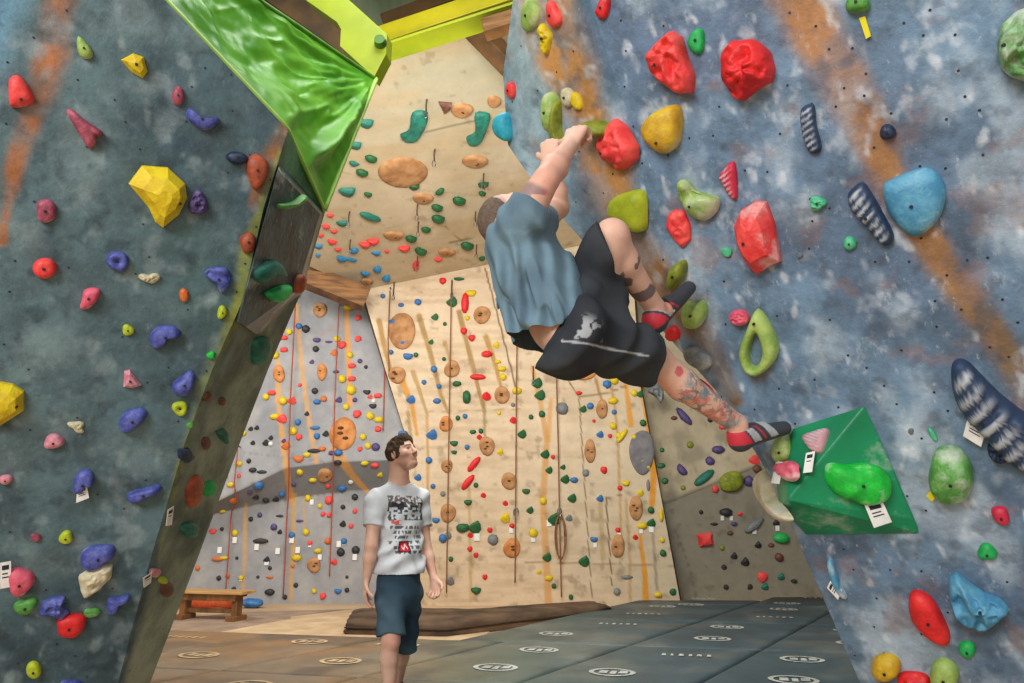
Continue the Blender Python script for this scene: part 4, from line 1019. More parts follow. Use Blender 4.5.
# green tarpaulin stretched from the teal wall's top edge to the lime steel gusset
tm, nt, b_ = _newmat('green_tarp'); tc = nt.nodes.new('ShaderNodeTexCoord'); no = nt.nodes.new('ShaderNodeTexNoise'); no.inputs['Scale'].default_value = 3
nt.links.new(tc.outputs['Object'], no.inputs['Vector']); ra = nt.nodes.new('ShaderNodeValToRGB'); ra.color_ramp.elements[0].position = .35; ra.color_ramp.elements[1].position = .65
ra.color_ramp.elements[0].color = (*lin((84, 168, 34)), 1); ra.color_ramp.elements[1].color = (*lin((126, 204, 58)), 1)
nt.links.new(no.outputs[0], ra.inputs[0]); nt.links.new(ra.outputs[0], b_.inputs['Base Color']); b_.inputs['Roughness'].default_value = .38; b_.inputs['Specular IOR Level'].default_value = .6
tr = nt.nodes.new('ShaderNodeBsdfTranslucent'); nt.links.new(ra.outputs[0], tr.inputs['Color']); ms = nt.nodes.new('ShaderNodeMixShader'); ms.inputs[0].default_value = .3
out = nt.nodes['Material Output']; nt.links.new(b_.outputs[0], ms.inputs[1]); nt.links.new(tr.outputs[0], ms.inputs[2]); nt.links.new(ms.outputs[0], out.inputs['Surface'])
loE = [(95, -78), (165, 0), (225, 63), (286, 127), (306, 170), (324, 210)]      # along the teal wall
hiE = [(190, -60), (262, 3), (300, 28), (338, 54), (375, 79), (376, 79)]
nu, nv_ = 150, 110; V = []
def edgepos(E, Y, t):
    tt = t*(len(E)-1); i = min(int(tt), len(E)-2); f = tt-i
    return E[i][0]*(1-f)+E[i+1][0]*f, E[i][1]*(1-f)+E[i+1][1]*f, Y[i]*(1-f)+Y[i+1]*f
YL = [2.35, 2.52, 2.75, 2.98, 3.3, 3.75]; YH = [2.9, 3.4, 3.8, 4.2, 4.55, 4.56]
G3 = np.zeros((nv_, nu, 3)); S_ = np.zeros((nv_, nu)); T_ = np.zeros((nv_, nu))
for j in range(nv_):
    s = j/(nv_-1)
    for i in range(nu):
        t = i/(nu-1); a = edgepos(loE, YL, t); b = edgepos(hiE, YH, t)
        G3[j, i] = at(*a[:2], a[2])*(1-s)+at(*b[:2], b[2])*s; S_[j, i] = s; T_[j, i] = t
nrm = np.cross(np.gradient(G3, axis=1), np.gradient(G3, axis=0)); nrm /= np.linalg.norm(nrm, axis=-1)[..., None]+1e-9
nrm = np.where((nrm@np.array([0, 1., 0]))[..., None] > 0, -nrm, nrm)
for _ in range(6): nrm[1:-1, 1:-1] = (nrm[:-2, 1:-1]+nrm[2:, 1:-1]+nrm[1:-1, :-2]+nrm[1:-1, 2:])/4
crn = G3[-1, -1]; rad = np.linalg.norm(G3-crn, axis=-1)
# fan of creases out of the tied corner, long slack folds, small crumples
v1 = G3[-1, 0]-crn; v1 /= np.linalg.norm(v1); v2 = G3[0, -1]-crn; v2 = v2-v1*(v2@v1); v2 /= np.linalg.norm(v2)
an = np.arctan2((G3-crn)@v2, (G3-crn)@v1)
env = np.minimum(1, np.minimum(S_, 1-S_)*9)*np.minimum(1, (1-T_)*14)
Q3 = np.stack([rad*1.1, an*7, an*0], -1)
ridge = lambda q: 1-2*np.abs(q-.5)*2
d1 = (np.abs(fbm(np.stack([rad*.9, an*5, an*0+1], -1), 1.3, 5, 3)-.5)*-2.4+.35)*.10*np.clip(rad/.9, .12, 1)
d2 = np.sin(an*26+3*vnoise(np.stack([rad*1.5, an*3, an*0], -1), 1, 8))*.014*np.clip(rad, .1, 1)
d3 = (np.abs(fbm(G3, 3.5, 51, 4)-.5)*-1.6+.2)*.055
disp = env*(d1+d2+d3)-.10*np.sin(math.pi*S_)*np.sin(math.pi*np.clip(T_, 0, 1))
V = (G3+nrm*disp[..., None]).reshape(-1, 3); base = V[0].copy()
o = link('tarpaulin', mesh('tarpaulin', V-base, grid_faces(nv_, nu), tm, True), loc=base)
tag(o, 'creased bright green tarpaulin stretched from the teal wall top to the lime steel gusset', 'tarpaulin')
bm = bmesh.new(); bm_tube(bm, [Vector(V[i]-base)+Vector((.004, -.006, -.004)) for i in range(0, nu, 4)]+[Vector(V[nu-1]-base)], .012, 6); link('hem', bm_mesh('hem', bm, mat('tarp_hem', (176, 214, 96), (150, 196, 80), rough=.5), True), o)
bm = bmesh.new(); bm_tube(bm, [Vector(V[j*nu+nu-1]-base)+Vector((.006, -.006, 0)) for j in range(0, nv_, 4)]+[Vector(V[-1]-base)], .016, 6); link('hem', bm_mesh('hem', bm, MATS['tarp_hem'], True), o)
bm = bmesh.new(); bm_tube(bm, [Vector(V[(nv_-1)*nu+i]-base) for i in range(0, nu, 4)], .018, 6); link('hem', bm_mesh('hem', bm, mat('tarp_roll', (88, 150, 40), (70, 120, 30), rough=.5), True), o)

# ================================================================= DISCS, FAR HOLDS, ROPES
WN = {'P': 'plywood wall', 'G': 'grey wall', 'O': 'plywood overhang', 'B': 'beige wall'}
SIDE = {'P': ('bench-side', 'overhang-side'), 'G': ('teal-side', 'plywood-side'), 'O': ('tarp-side', 'climber-side'), 'B': ('plywood-side', 'overhang-side')}
disc_list = [
 ('P', 402, 331, 14, 19, 'sandy', 'smooth big orange disc', 0), ('P', 482, 315, 9, 9, 'sandy', 'high ragged disc', 1), ('P', 397, 375, 9, 9, 'sandy', 'ragged disc under the smooth one', 1),
 ('P', 452, 369, 8, 9, 'sandy', 'disc on the second rope', 1), ('P', 446, 424, 7, 8, 'orange', 'small orange disc', 1), ('P', 447, 466, 6, 7, 'sandy', 'pale faint disc', 1),
 ('P', 448, 513, 8, 10, 'sandy', 'low disc by the man', 1), ('P', 502, 395, 8, 9, 'sandy', 'disc above the seam', 1), ('P', 487, 446, 8, 10, 'sandy', 'middle three-hole disc', 1),
 ('P', 509, 481, 8, 9, 'sandy', 'disc on the carabiner rope', 1), ('P', 512, 548, 9, 10, 'orange', 'lowest orange disc', 1), ('P', 583, 371, 13, 10, 'orange', 'wide disc under the shorts', 0),
 ('P', 602, 409, 6, 10, 'sandy', 'narrow tall disc', 1), ('P', 590, 451, 6, 12, 'sandy', 'narrow ragged disc', 1), ('P', 636, 508, 7, 13, 'sandy', 'oval disc by orange streak', 1),
 ('P', 618, 546, 7, 12, 'sandy', 'low oval disc', 1), ('P', 642, 452, 13, 23, 'grey', 'big grey oval disc', 0),
 ('G', 320, 310, 7, 8, 'sandy', 'high cream disc', 1), ('G', 322, 372, 5, 9, 'orange', 'figure-eight pocket disc', 1), ('G', 279, 374, 6, 9, 'orange', 'two-pocket orange disc', 1),
 ('G', 343, 434, 14, 17, 'orange', 'big wavy orange disc', 1), ('G', 325, 475, 8, 7, 'sandy', 'disc over the dark wedge', 1), ('G', 314, 565, 7, 8, 'sandy', 'lowest cream disc', 1),
 ('O', 403, 172, 26, 15, 'sandy', 'huge brown two-part disc', 0), ('O', 462, 110, 12, 7, 'sandy', 'high brown disc', 1), ('O', 475, 161, 14, 6, 'sandy', 'brown disc near the climber', 1),
 ('O', 494, 101, 7, 6, 'sandy', 'cut-off brown disc', 0), ('O', 423, 198, 11, 5, 'sandy', 'brown disc with a sling', 1), ('O', 394, 235, 11, 4, 'sandy', 'flat orange disc', 1), ('O', 447, 252, 9, 3.5, 'sandy', 'faint ragged disc', 1), ('O', 367, 281, 7, 3, 'sandy', 'ragged disc by the wall', 1)]
LM = {}
discm = {'sandy': mat('sand_texture', (196, 148, 102), (160, 112, 70), scale=8, rough=.9, bump=.6, bscale=30), 'orange': mat('orange_sand_texture', (212, 146, 88), (180, 112, 60), scale=8, rough=.9, bump=.6, bscale=30),
         'grey': mat('grey_sand_texture', (130, 128, 130), (108, 106, 110), scale=8, rough=.9, bump=.3, bscale=30)}
pocket_m = mat('pocket_shadow', (112, 68, 40), (90, 52, 30), rough=.9)
for k, (w, x, y, rx, ry, c, nm, pocket) in enumerate(disc_list):
    LM.setdefault(w, []).append((x, y, nm, max(rx, ry)))
    o = hold([w], ell(x, y, rx, ry, 0, k, .05, 22), discm[c], 'round %s wall feature, the %s on the %s' % ('grey' if c == 'grey' else 'sand-coloured' if c == 'sandy' else 'orange', nm, WN[w]), H=.05, bolt=None, name='wall_disc', cat='wall feature', group='textured discs on the back walls', sub=2)
    if pocket:
        P0, n = cast([w], x, y); up = np.array([0, 0, 1.])-n*n[2]; up /= np.linalg.norm(up); rt = np.cross(up, n)
        r0 = min(rx, ry)*.26/60; rp = random.Random(k*13+5)
        for q in range(1+(k % 3)):
            bm = bmesh.new(); bmesh.ops.create_icosphere(bm, subdivisions=1, radius=1.0)
            for v in bm.verts: v.co = Vector((v.co.x*r0*1.0, v.co.y*r0*.55, v.co.z*.012))
            off = ((rp.uniform(-1.5, 1.5)*r0, (q-(k % 3)/2)*r0*1.3+rp.uniform(-.4, .4)*r0, .050))
            link('pocket', bm_mesh('pocket', bm, pocket_m, True), o).location = off
# prototypes of small holds: knob, oval jug, wedge, split chip, bean
def proto(kind, c):
    key = 'p_%s_%s' % (kind, c)
    if key in MATS: return MATS[key]
    bm = bmesh.new(); bmesh.ops.create_icosphere(bm, subdivisions=2, radius=1.0); r = random.Random(key)
    sd = r.randrange(999)
    for v in bm.verts:
        p = v.co.copy(); nn = float(vnoise(np.array([list(p)]), 1.4, sd)[0]-.5)
        if kind == 'knob': s = (1, 1, .75)
        elif kind == 'jug': s = (1.25, .8, .8)
        elif kind == 'wedge': s = (1, .95+.3*p.x, .55+.35*p.y)
        elif kind == 'bar': s = (1.6, .55, .5)
        elif kind == 'chip': s = (1, 1, .5)
        else: s = (1.2, .75, .6)
        k = 1+nn*(.5 if kind in ('wedge', 'chip') else .3)
        q = Vector((p.x*s[0]*k, p.y*s[1]*k, p.z*s[2]*k))
        if kind == 'bean': q.y += .35*p.x*p.x-.15
        if kind == 'wedge': q.x *= (1-.35*p.y)
        q.z = max(q.z, -.12); v.co = q
    me = bm_mesh('hold', bm, resin(c), kind not in ('wedge', 'chip')); MATS[key] = me; return me
far = {
'P': {
 'red': '443,281,4k 465,303,8bv 464,331,4k 472,338,4k 478,377,6b 520,331,4k 487,354,5j 486,396,5w 513,420,4w 479,437,3w 474,464,7bd 468,482,7bd 505,503,3w 483,495,3w 490,530,3k 470,535,3w 470,549,3k 476,555,3k 485,577,3k 604,470,4k 620,488,3k 635,537,3w 579,393,3j 512,526,3k 618,530,3k 553,457,2.5k 610,436,2.5k 594,421,2k 556,374,3j',
 'blue': '383,296,3k 401,305,3j 418,302,4k 393,322,4j 403,343,4j 391,352,3k 408,356,5n 434,369,4k 439,386,3k 424,382,3k 411,399,5w 437,401,4j 432,434,6w 403,434,5j 429,460,4k 418,477,4w 433,486,3k 467,447,3k 465,416,3k 436,520,4n 443,538,5k 574,480,4j 585,373,4j 607,384,5k 590,406,4kv 600,434,4w 600,498,4w 594,539,4n 614,412,3kv',
 'yellow': '471,293,5n 467,318,3k 496,345,4w 498,362,3j 502,369,4j 503,377,4k 517,391,5j 500,452,4w 505,518,6w 543,501,4k 533,533,5k 539,572,3w 549,578,4j 614,380,5k 613,401,5j 613,426,4k 619,436,4k 630,375,4j 634,393,4k 622,436,6bd 634,437,3k 642,461,4j 647,468,4w 640,493,4w 626,483,4n 661,515,5bv 642,526,5j 658,595,4j 662,540,3k 499,413,2.5k',
 'dgreen': '459,279,4b 452,302,6w 435,317,4w 445,324,2.5k 431,342,3w 444,359,2.5k 457,384,4j 416,355,3k 467,397,6jv 500,290,4j 537,383,6w 540,395,6w 542,414,4k 531,417,3k 522,434,5w 545,454,5w 549,470,4w 563,467,3w 565,479,5w 583,409,4w 640,394,4w 643,423,4k 643,452,3k 662,450,3k 661,466,4j 665,481,4kv 651,510,4k 651,523,5w 663,553,4k 673,592,4c 468,502,4n 463,528,6j 475,527,7w 451,559,3k 476,590,5n 554,519,7w 526,491,4n 530,510,4w 572,498,5w 547,557,5w 584,561,6w 554,586,3k 571,597,3k 476,485,3k 473,432,3j 481,431,3k 454,443,4n 454,452,3n 458,418,3k',
 'grey': '562,409,7k 493,540,6k 448,536,4k 450,581,5w 586,473,4kv 513,405,2.5k 443,494,3k 569,518,4w 648,485,4bv 617,592,4k 627,577,4b',
 'white': '427,528,2.5c 477,537,4c 511,530,3c 533,539,3c 549,523,3.5c 595,545,2.5c 619,535,2.5c 641,531,2.5c 651,529,3.5c',
 },
'G': {
 'yellow': '289,332,4k 275,355,5k 266,397,4k 283,401,5k 337,339,4k 349,308,5j 350,355,4k 342,379,5k 351,390,6k 275,417,5j 243,433,4k 293,431,5k 239,464,4j 231,485,4j 307,455,4j 313,480,4j 300,472,4k 308,498,4k 346,407,4k 370,416,5k 379,420,5j 363,437,4k 368,446,4k 365,463,4j 380,475,4w 224,558,4b 235,533,4k 297,558,5j 306,532,4k 318,551,4j 241,578,3k 314,591,3k 223,511,3j 226,476,3k 320,506,3k',
 'coral': '284,338,4j 284,350,4j 272,393,4j 292,401,5w 342,345,5k 358,318,4k 358,339,4k 352,366,4j 352,379,4j 378,396,4j 370,397,3w 282,419,6w 299,437,4k 357,414,5k 378,429,4kv 375,465,4j 329,500,5k 323,514,3k 329,515,3k 351,526,3k 310,543,3k 334,562,4w 323,596,4k 239,476,2.5k 213,531,4n 328,486,3k 355,511,3k 300,385,2.5k 360,449,3k',
 'orange': '324,399,4k 334,353,4w 286,446,5w 234,500,5k 322,449,4j 299,459,5n 218,559,5b 198,568,3k 328,541,4k 297,458,4n 228,576,3k 293,566,2.5k 270,577,3b',
 'dark': '306,329,5k 316,349,4k 315,391,4k 367,392,4n 366,367,2.5k 251,429,3w 257,428,3w 253,443,3w 266,443,4w 271,438,3w 249,461,3k 253,470,4j 262,472,4b 256,497,4w 266,500,4k 276,499,4w 307,414,3w 326,434,4w 314,451,5b 338,462,4j 373,406,4n 355,497,4k 343,507,3k 343,524,4w 341,552,5k 356,550,5k 261,541,6b 267,560,4w 270,568,2.5k 219,578,3k 234,589,3k 270,592,5j 222,529,2.5k 280,532,3w 285,597,3k 296,585,3k 258,577,2k 237,558,2k 347,590,3k 251,519,3k 280,516,3b 347,577,2k',
 'blue': '299,326,4k 317,402,4j 317,436,4k 298,422,4k 338,453,5j 259,485,6k 282,494,4k 342,488,5j 344,541,4k 292,535,4k 338,591,4n 315,428,4b',
 'purple': '317,340,4n 336,372,3j 339,400,4w 329,342,3b 312,362,3w 355,400,3k 284,441,3w 376,447,5k 274,527,4k 360,361,3k 331,453,3k 260,515,3k 300,521,3b 250,492,3k 294,484,3k',
 'white': '271,444,3k 374,401,3k 351,482,3k 220,550,3.5c 235,540,3.5c 257,547,3.5c 267,562,3.5c 278,551,3.5c 292,540,3.5c 298,550,3.5c 320,557,3c 339,544,3.5c 344,543,2.5c 355,557,3.5c 310,545,2.5c 241,579,2.5c 312,502,3c',
 },
'O': {
 'teal': '366,123,8w 355,145,7w 347,191,9w 342,223,6w 370,216,9b 354,163,5n',
 'dgreen': '371,158,6j 362,172,6j 368,194,4j 414,186,6w 440,191,5jv 459,200,7j 437,207,6j 438,218,7j 426,229,5j 411,238,6j 421,251,6j 467,245,7j 483,184,6w 482,193,4j 482,258,4k 418,249,4k',
 'coral': '330,215,4w 326,226,4j 334,231,4w 321,235,3k 332,241,5n 338,249,4w 365,244,7w 373,241,7w 387,251,3n 404,248,7w 416,265,7bd 438,259,5w',
 'skyblue': '318,246,5w 318,255,3k 354,250,5k 342,258,6n 351,259,5b 376,253,5w 378,269,6nd 387,278,6nd 365,273,5n',
 },
'B': {
 'purple': '684,417,8bd 718,450,6j 710,461,5k 682,470,6nd 749,481,6k 734,524,3j 774,454,3k',
 'teal': '704,478,9bu 781,577,4w 765,587,4w',
 'olive': '690,445,4k 683,488,3k 722,548,3k',
 'coral': '715,489,4k 754,460,6w 723,427,4j 740,514,3w 762,577,6c 776,430,3k',
 'brown': '757,469,5k 674,418,3j 779,557,5k 730,533,3j 771,545,3j',
 'dark': '710,420,3k 726,512,6j 776,523,4w 758,545,4w 734,556,4w 745,562,5w 724,567,3k 726,587,3k 714,524,3b 750,587,3c 794,581,3j 701,512,2.5k',
 'green': '781,538,8j', 'white': '722,518,2.5c 731,518,2.5c 754,531,3c 777,528,3c', 'grey': '754,525,8bu',
 }}
KN = {'k': 'knob', 'j': 'jug', 'w': 'wedge', 'b': 'bar', 'c': 'chip', 'n': 'bean'}
ANG = {'': 0, 'v': 90, 'd': -40, 'u': 35}
CN = {'dgreen': 'green', 'skyblue': 'light blue', 'coral': 'red', 'teal': 'teal', 'blue': 'blue', 'dark': 'dark', 'white': 'white'}
far_all = []
import re
for w, dct in far.items():
    for c, s in dct.items():
        for it in s.split():
            x, y, r = it.split(','); m_ = re.match(r'([\d.]+)([kjwbcn])([vdu]?)', r)
            far_all.append([w, c, float(x), float(y), float(m_.group(1)), m_.group(2), m_.group(3)])
ORD = ['first', 'second', 'third', 'fourth', 'fifth', 'sixth', 'seventh', 'eighth', 'ninth', 'tenth', 'eleventh', 'twelfth']
buckets = {}
for f in far_all:
    w, c, x, y, r = f[:5]
    lm = min(LM[w], key=lambda l: (l[0]-x)**2+(l[1]-y)**2) if w != 'B' else min(((684, 417, 'long purple bar', 5), (731, 482, 'big olive hold', 8), (704, 539, 'red box hold', 8)), key=lambda l: (l[0]-x)**2+(l[1]-y)**2)
    dx, dy = x-lm[0], y-lm[1]; d = math.hypot(dx, dy)
    if d < lm[3]*.75: rel = 'on'
    elif abs(dy) > abs(dx): rel = 'above' if dy < 0 else 'below'
    else: rel = SIDE[w][0 if dx < 0 else 1]+' of'
    small = (r <= 3.0 and c != 'white')
    f += [lm[2], rel, d, small]
    buckets.setdefault((w, CN.get(c, c), c == 'white' and f[5] == 'c', small, lm[2], rel), []).append(f)
n_h = n_f = 0
for key, lst in buckets.items():
    w, cn, card, small, lmn, rel = key; lst.sort(key=lambda f: f[9])
    for k, f in enumerate(lst):
        c, x, y, r, kd, an = f[1:7]
        P0, n = cast([w], x, y); up = np.array([0, 0, 1.])-n*n[2]; up /= np.linalg.norm(up); rt = np.cross(up, n)
        s = r/(FPX/np.dot(P0-CAM, _F))*(.84 if w == 'G' else .9)
        if card:
            nm, cat_ = 'route_card', 'route card'; kd2 = 'chip'
            me_ = MATS.get('card_mesh')
            if me_ is None:
                bm = bmesh.new(); bm_box(bm, (0, 0, .3), (1.5, 2.0, .12), bevel=.03); me_ = bm_mesh('card', bm, paper); MATS['card_mesh'] = me_
            what = 'white paper route card'
        else:
            me_ = proto(KN[kd], c); nm = 'foothold' if small else 'climbing_hold'; cat_ = 'foothold' if small else 'climbing hold'
            what = ('tiny ' if small else 'large ' if r >= 7 else '')+cn+' '+({'k': 'knob', 'j': 'jug', 'w': 'wedge', 'b': 'bar', 'c': 'chip', 'n': 'bean'}[kd])
        o = link(nm, me_); R = Matrix((Vector(rt), Vector(up), Vector(n))).transposed().to_4x4()
        a = math.radians(-ANG[an] if an in 'd' and an else ANG[an]) if an else 0
        a = {'': 0, 'v': math.pi/2, 'd': -.9 if w != 'P' else .9, 'u': .6}[an]
        R = Matrix.Translation(Vector(P0)+Vector(n)*(s*.1)) @ R @ Matrix.Rotation(a, 4, 'Z') @ Matrix.Diagonal((s, s, s, 1))
        o.matrix_world = R
        if len(lst) == 1: lab = '%s %s, the only %s one there' % (what, rel+' '+lmn if rel == 'on' else rel+' '+lmn, cn) if False else '%s %s %s, %s' % (what, rel, lmn, WN[w])
        else: lab = '%s %s, %s %s %s %s' % (WN[w], what, ORD[k], cn, rel, lmn)
        tag(o, lab, cat_, {'climbing_hold': 'small holds on the %s' % WN[w], 'foothold': 'tiny footholds on the %s' % WN[w], 'route_card': 'route cards on the %s' % WN[w]}[nm])
        if nm == 'climbing_hold': n_h += 1
# shaped larger holds on the far surfaces
hold(['O'], [(412,112),(425,110),(428,120),(417,140),(404,141),(400,134),(409,129)], 'teal', 'teal hook-shaped hold on the plywood overhang, tarp side of its twin', H=.08, bolt=(.2, -.4))
hold(['O'], [(475,112),(490,113),(488,125),(480,143),(469,145),(466,137),(475,131)], 'teal', 'teal hook-shaped hold on the plywood overhang above the climber\'s head', H=.08, bolt=(.2, -.4))
hold(['O'], [(438,101),(452,102),(450,109),(444,114)], 'brown', 'dark brown wedge hold beside the high brown disc on overhang', H=.06, style='facet', bolt=None)
hold(['P'], [(648,386),(655,381),(662,384),(664,398),(661,404),(654,396),(647,392)], 'grey', 'large dark grey boulder hold at the plywood wall\'s upper edge beneath the shin', H=.14, style='rock', bolt=None)
hold(['B'], [(719,479),(727,472),(737,471),(743,477),(741,487),(731,492),(721,490)], 'olive', 'big round olive hold split by a slot on the beige wall', H=.12, bolt=None)
hold(['B'], [(696,534),(712,532),(713,545),(699,547)], 'coral', 'red box-shaped hold on the lower grey part of beige wall', H=.10, style='facet', bolt=None)
# ropes and quickdraws
rope_m = mat('rope_tan', (156, 110, 72), (112, 76, 50), scale=60, rough=.9); rope_r = mat('rope_red', (186, 90, 66), (150, 64, 46), scale=60, rough=.9)
steel_m = mat('steel', (150, 150, 150), (110, 110, 110), rough=.35, metal=.9)
def rope(w, pts, m_, label, r=.011, extra=None, off=.09):
    P = []
    for i in range(len(pts)-1):
        for s in range(8):
            t = s/8; x = pts[i][0]*(1-t)+pts[i+1][0]*t; y = pts[i][1]*(1-t)+pts[i+1][1]*t
            p, n = cast([w], x, y); P.append(p+n*off)
    p, n = cast([w], *pts[-1]); P.append(p+n*off)
    base = P[0]; root = empty('climbing_rope', base, label, 'rope')
    bm = bmesh.new(); bm_tube(bm, [Vector(p-base) for p in P], r, 6); link('strand', bm_mesh('strand', bm, m_, True), root)
    bm = bmesh.new(); q0 = Vector((0, 0, 0)); p, n = cast([w], *pts[0]); bm_tube(bm, [q0+Vector((0, 0, .05)), Vector(p-base)+Vector((0, 0, .05))], .012, 6); link('anchor', bm_mesh('anchor', bm, steel_m, True), root)
    if extra:
        for (x, y, rr_, ry_) in extra:
            p, n = cast([w], x, y); c0 = Vector(p+n*(off+.02)-base); u = Vector((1, 0, 0)); v = Vector((0, 0, 1)); bm = bmesh.new()
            for turn in range(2 if ry_ > 8 else 1):
                pts_ = [c0+u*(math.cos(t*math.pi/10)*(rr_+turn*1.4)/62)+v*(math.sin(t*math.pi/10)*(ry_-turn*2)/62)+Vector((0, -.01*turn, 0)) for t in range(21)]
                bm_tube(bm, pts_, .011, 6)
            link('coil' if ry_ > 8 else 'carabiner', bm_mesh('coil', bm, m_ if ry_ > 8 else steel_m, True), root)
rope('P', [(391, 292), (389, 340), (390, 372)], rope_m, 'short tan rope beside the smooth big orange disc')
rope('P', [(452, 286), (450, 400), (447, 592)], rope_m, 'tan rope hanging down the plywood wall behind the standing man')
rope('P', [(517, 330), (516, 450), (515, 582)], rope_m, 'tan rope with a carabiner low on the plywood wall', extra=[(516, 512, 2.2, 4)])
rope('P', [(556, 372), (558, 450), (559, 510), (561, 596)], rope_m, 'tan rope with a hanging coil below the climber', extra=[(560, 536, 4, 22), (559, 512, 2, 4)])
rope('G', [(297, 300), (292, 400), (289, 510), (285, 596)], rope_r, 'thin red rope down the grey wall nearest to the teal wall', .012)
rope('G', [(340, 308), (336, 400), (333, 520), (331, 576)], rope_r, 'thin red rope passing the big wavy orange disc')
rope('G', [(386, 330), (385, 400), (384, 432)], rope_r, 'red rope on grey wall beside plywood wall above the man')
rope('G', [(240, 450), (233, 520), (228, 590)], rope_r, 'faint red rope low on the grey wall above the bench')
for k, (w, x, y, l) in enumerate((('O', 426, 100, 'dark quickdraw beside the tarp-side teal hook'), ('O', 434, 150, 'forked quickdraw between the two teal hooks'), ('O', 417, 205, 'quickdraw hanging under the brown disc with a sling'),
        ('O', 349, 212, 'thin quickdraw beside the large green kidney bar'), ('O', 350, 240, 'thin quickdraw above the light blue holds'), ('O', 475, 212, 'quickdraw just beside the climber\'s head'), ('O', 418, 222, 'straight quickdraw in the middle of the overhang'),
        ('O', 483, 174, 'quickdraw above the climber\'s head on a green hold'), ('O', 476, 245, 'small quickdraw low on the overhang near the climber\'s shoulder'), ('O', 417, 257, 'small quickdraw at the foot of the overhang'),
        ('P', 452, 286, 'steel anchor with sling at the top of the plywood wall'), ('P', 394, 288, 'forked sling at the plywood wall\'s top corner'), ('P', 533, 372, 'dark forked sling above the two big green wedges'))):
    P0, n = cast([w], x, y); base = P0+n*.03; root = empty('quickdraw', base, l, 'quickdraw')
    bm = bmesh.new(); bm_tube(bm, [(0, 0, .10), (.005, 0, .03), (0, -.01, -.06), (.004, -.01, -.14)], .011, 6); link('sling', bm_mesh('sling', bm, mat('sling', (96, 72, 52), (66, 50, 38), rough=.9), True), root)
    bm = bmesh.new(); bm_tube(bm, [(.022*math.cos(t*math.pi/6), -.01, -.18+.045*math.sin(t*math.pi/6)) for t in range(13)], .007, 6); link('carabiner', bm_mesh('carabiner', bm, steel_m, True), root)
print('HOLDS', n_h, len(far_all))
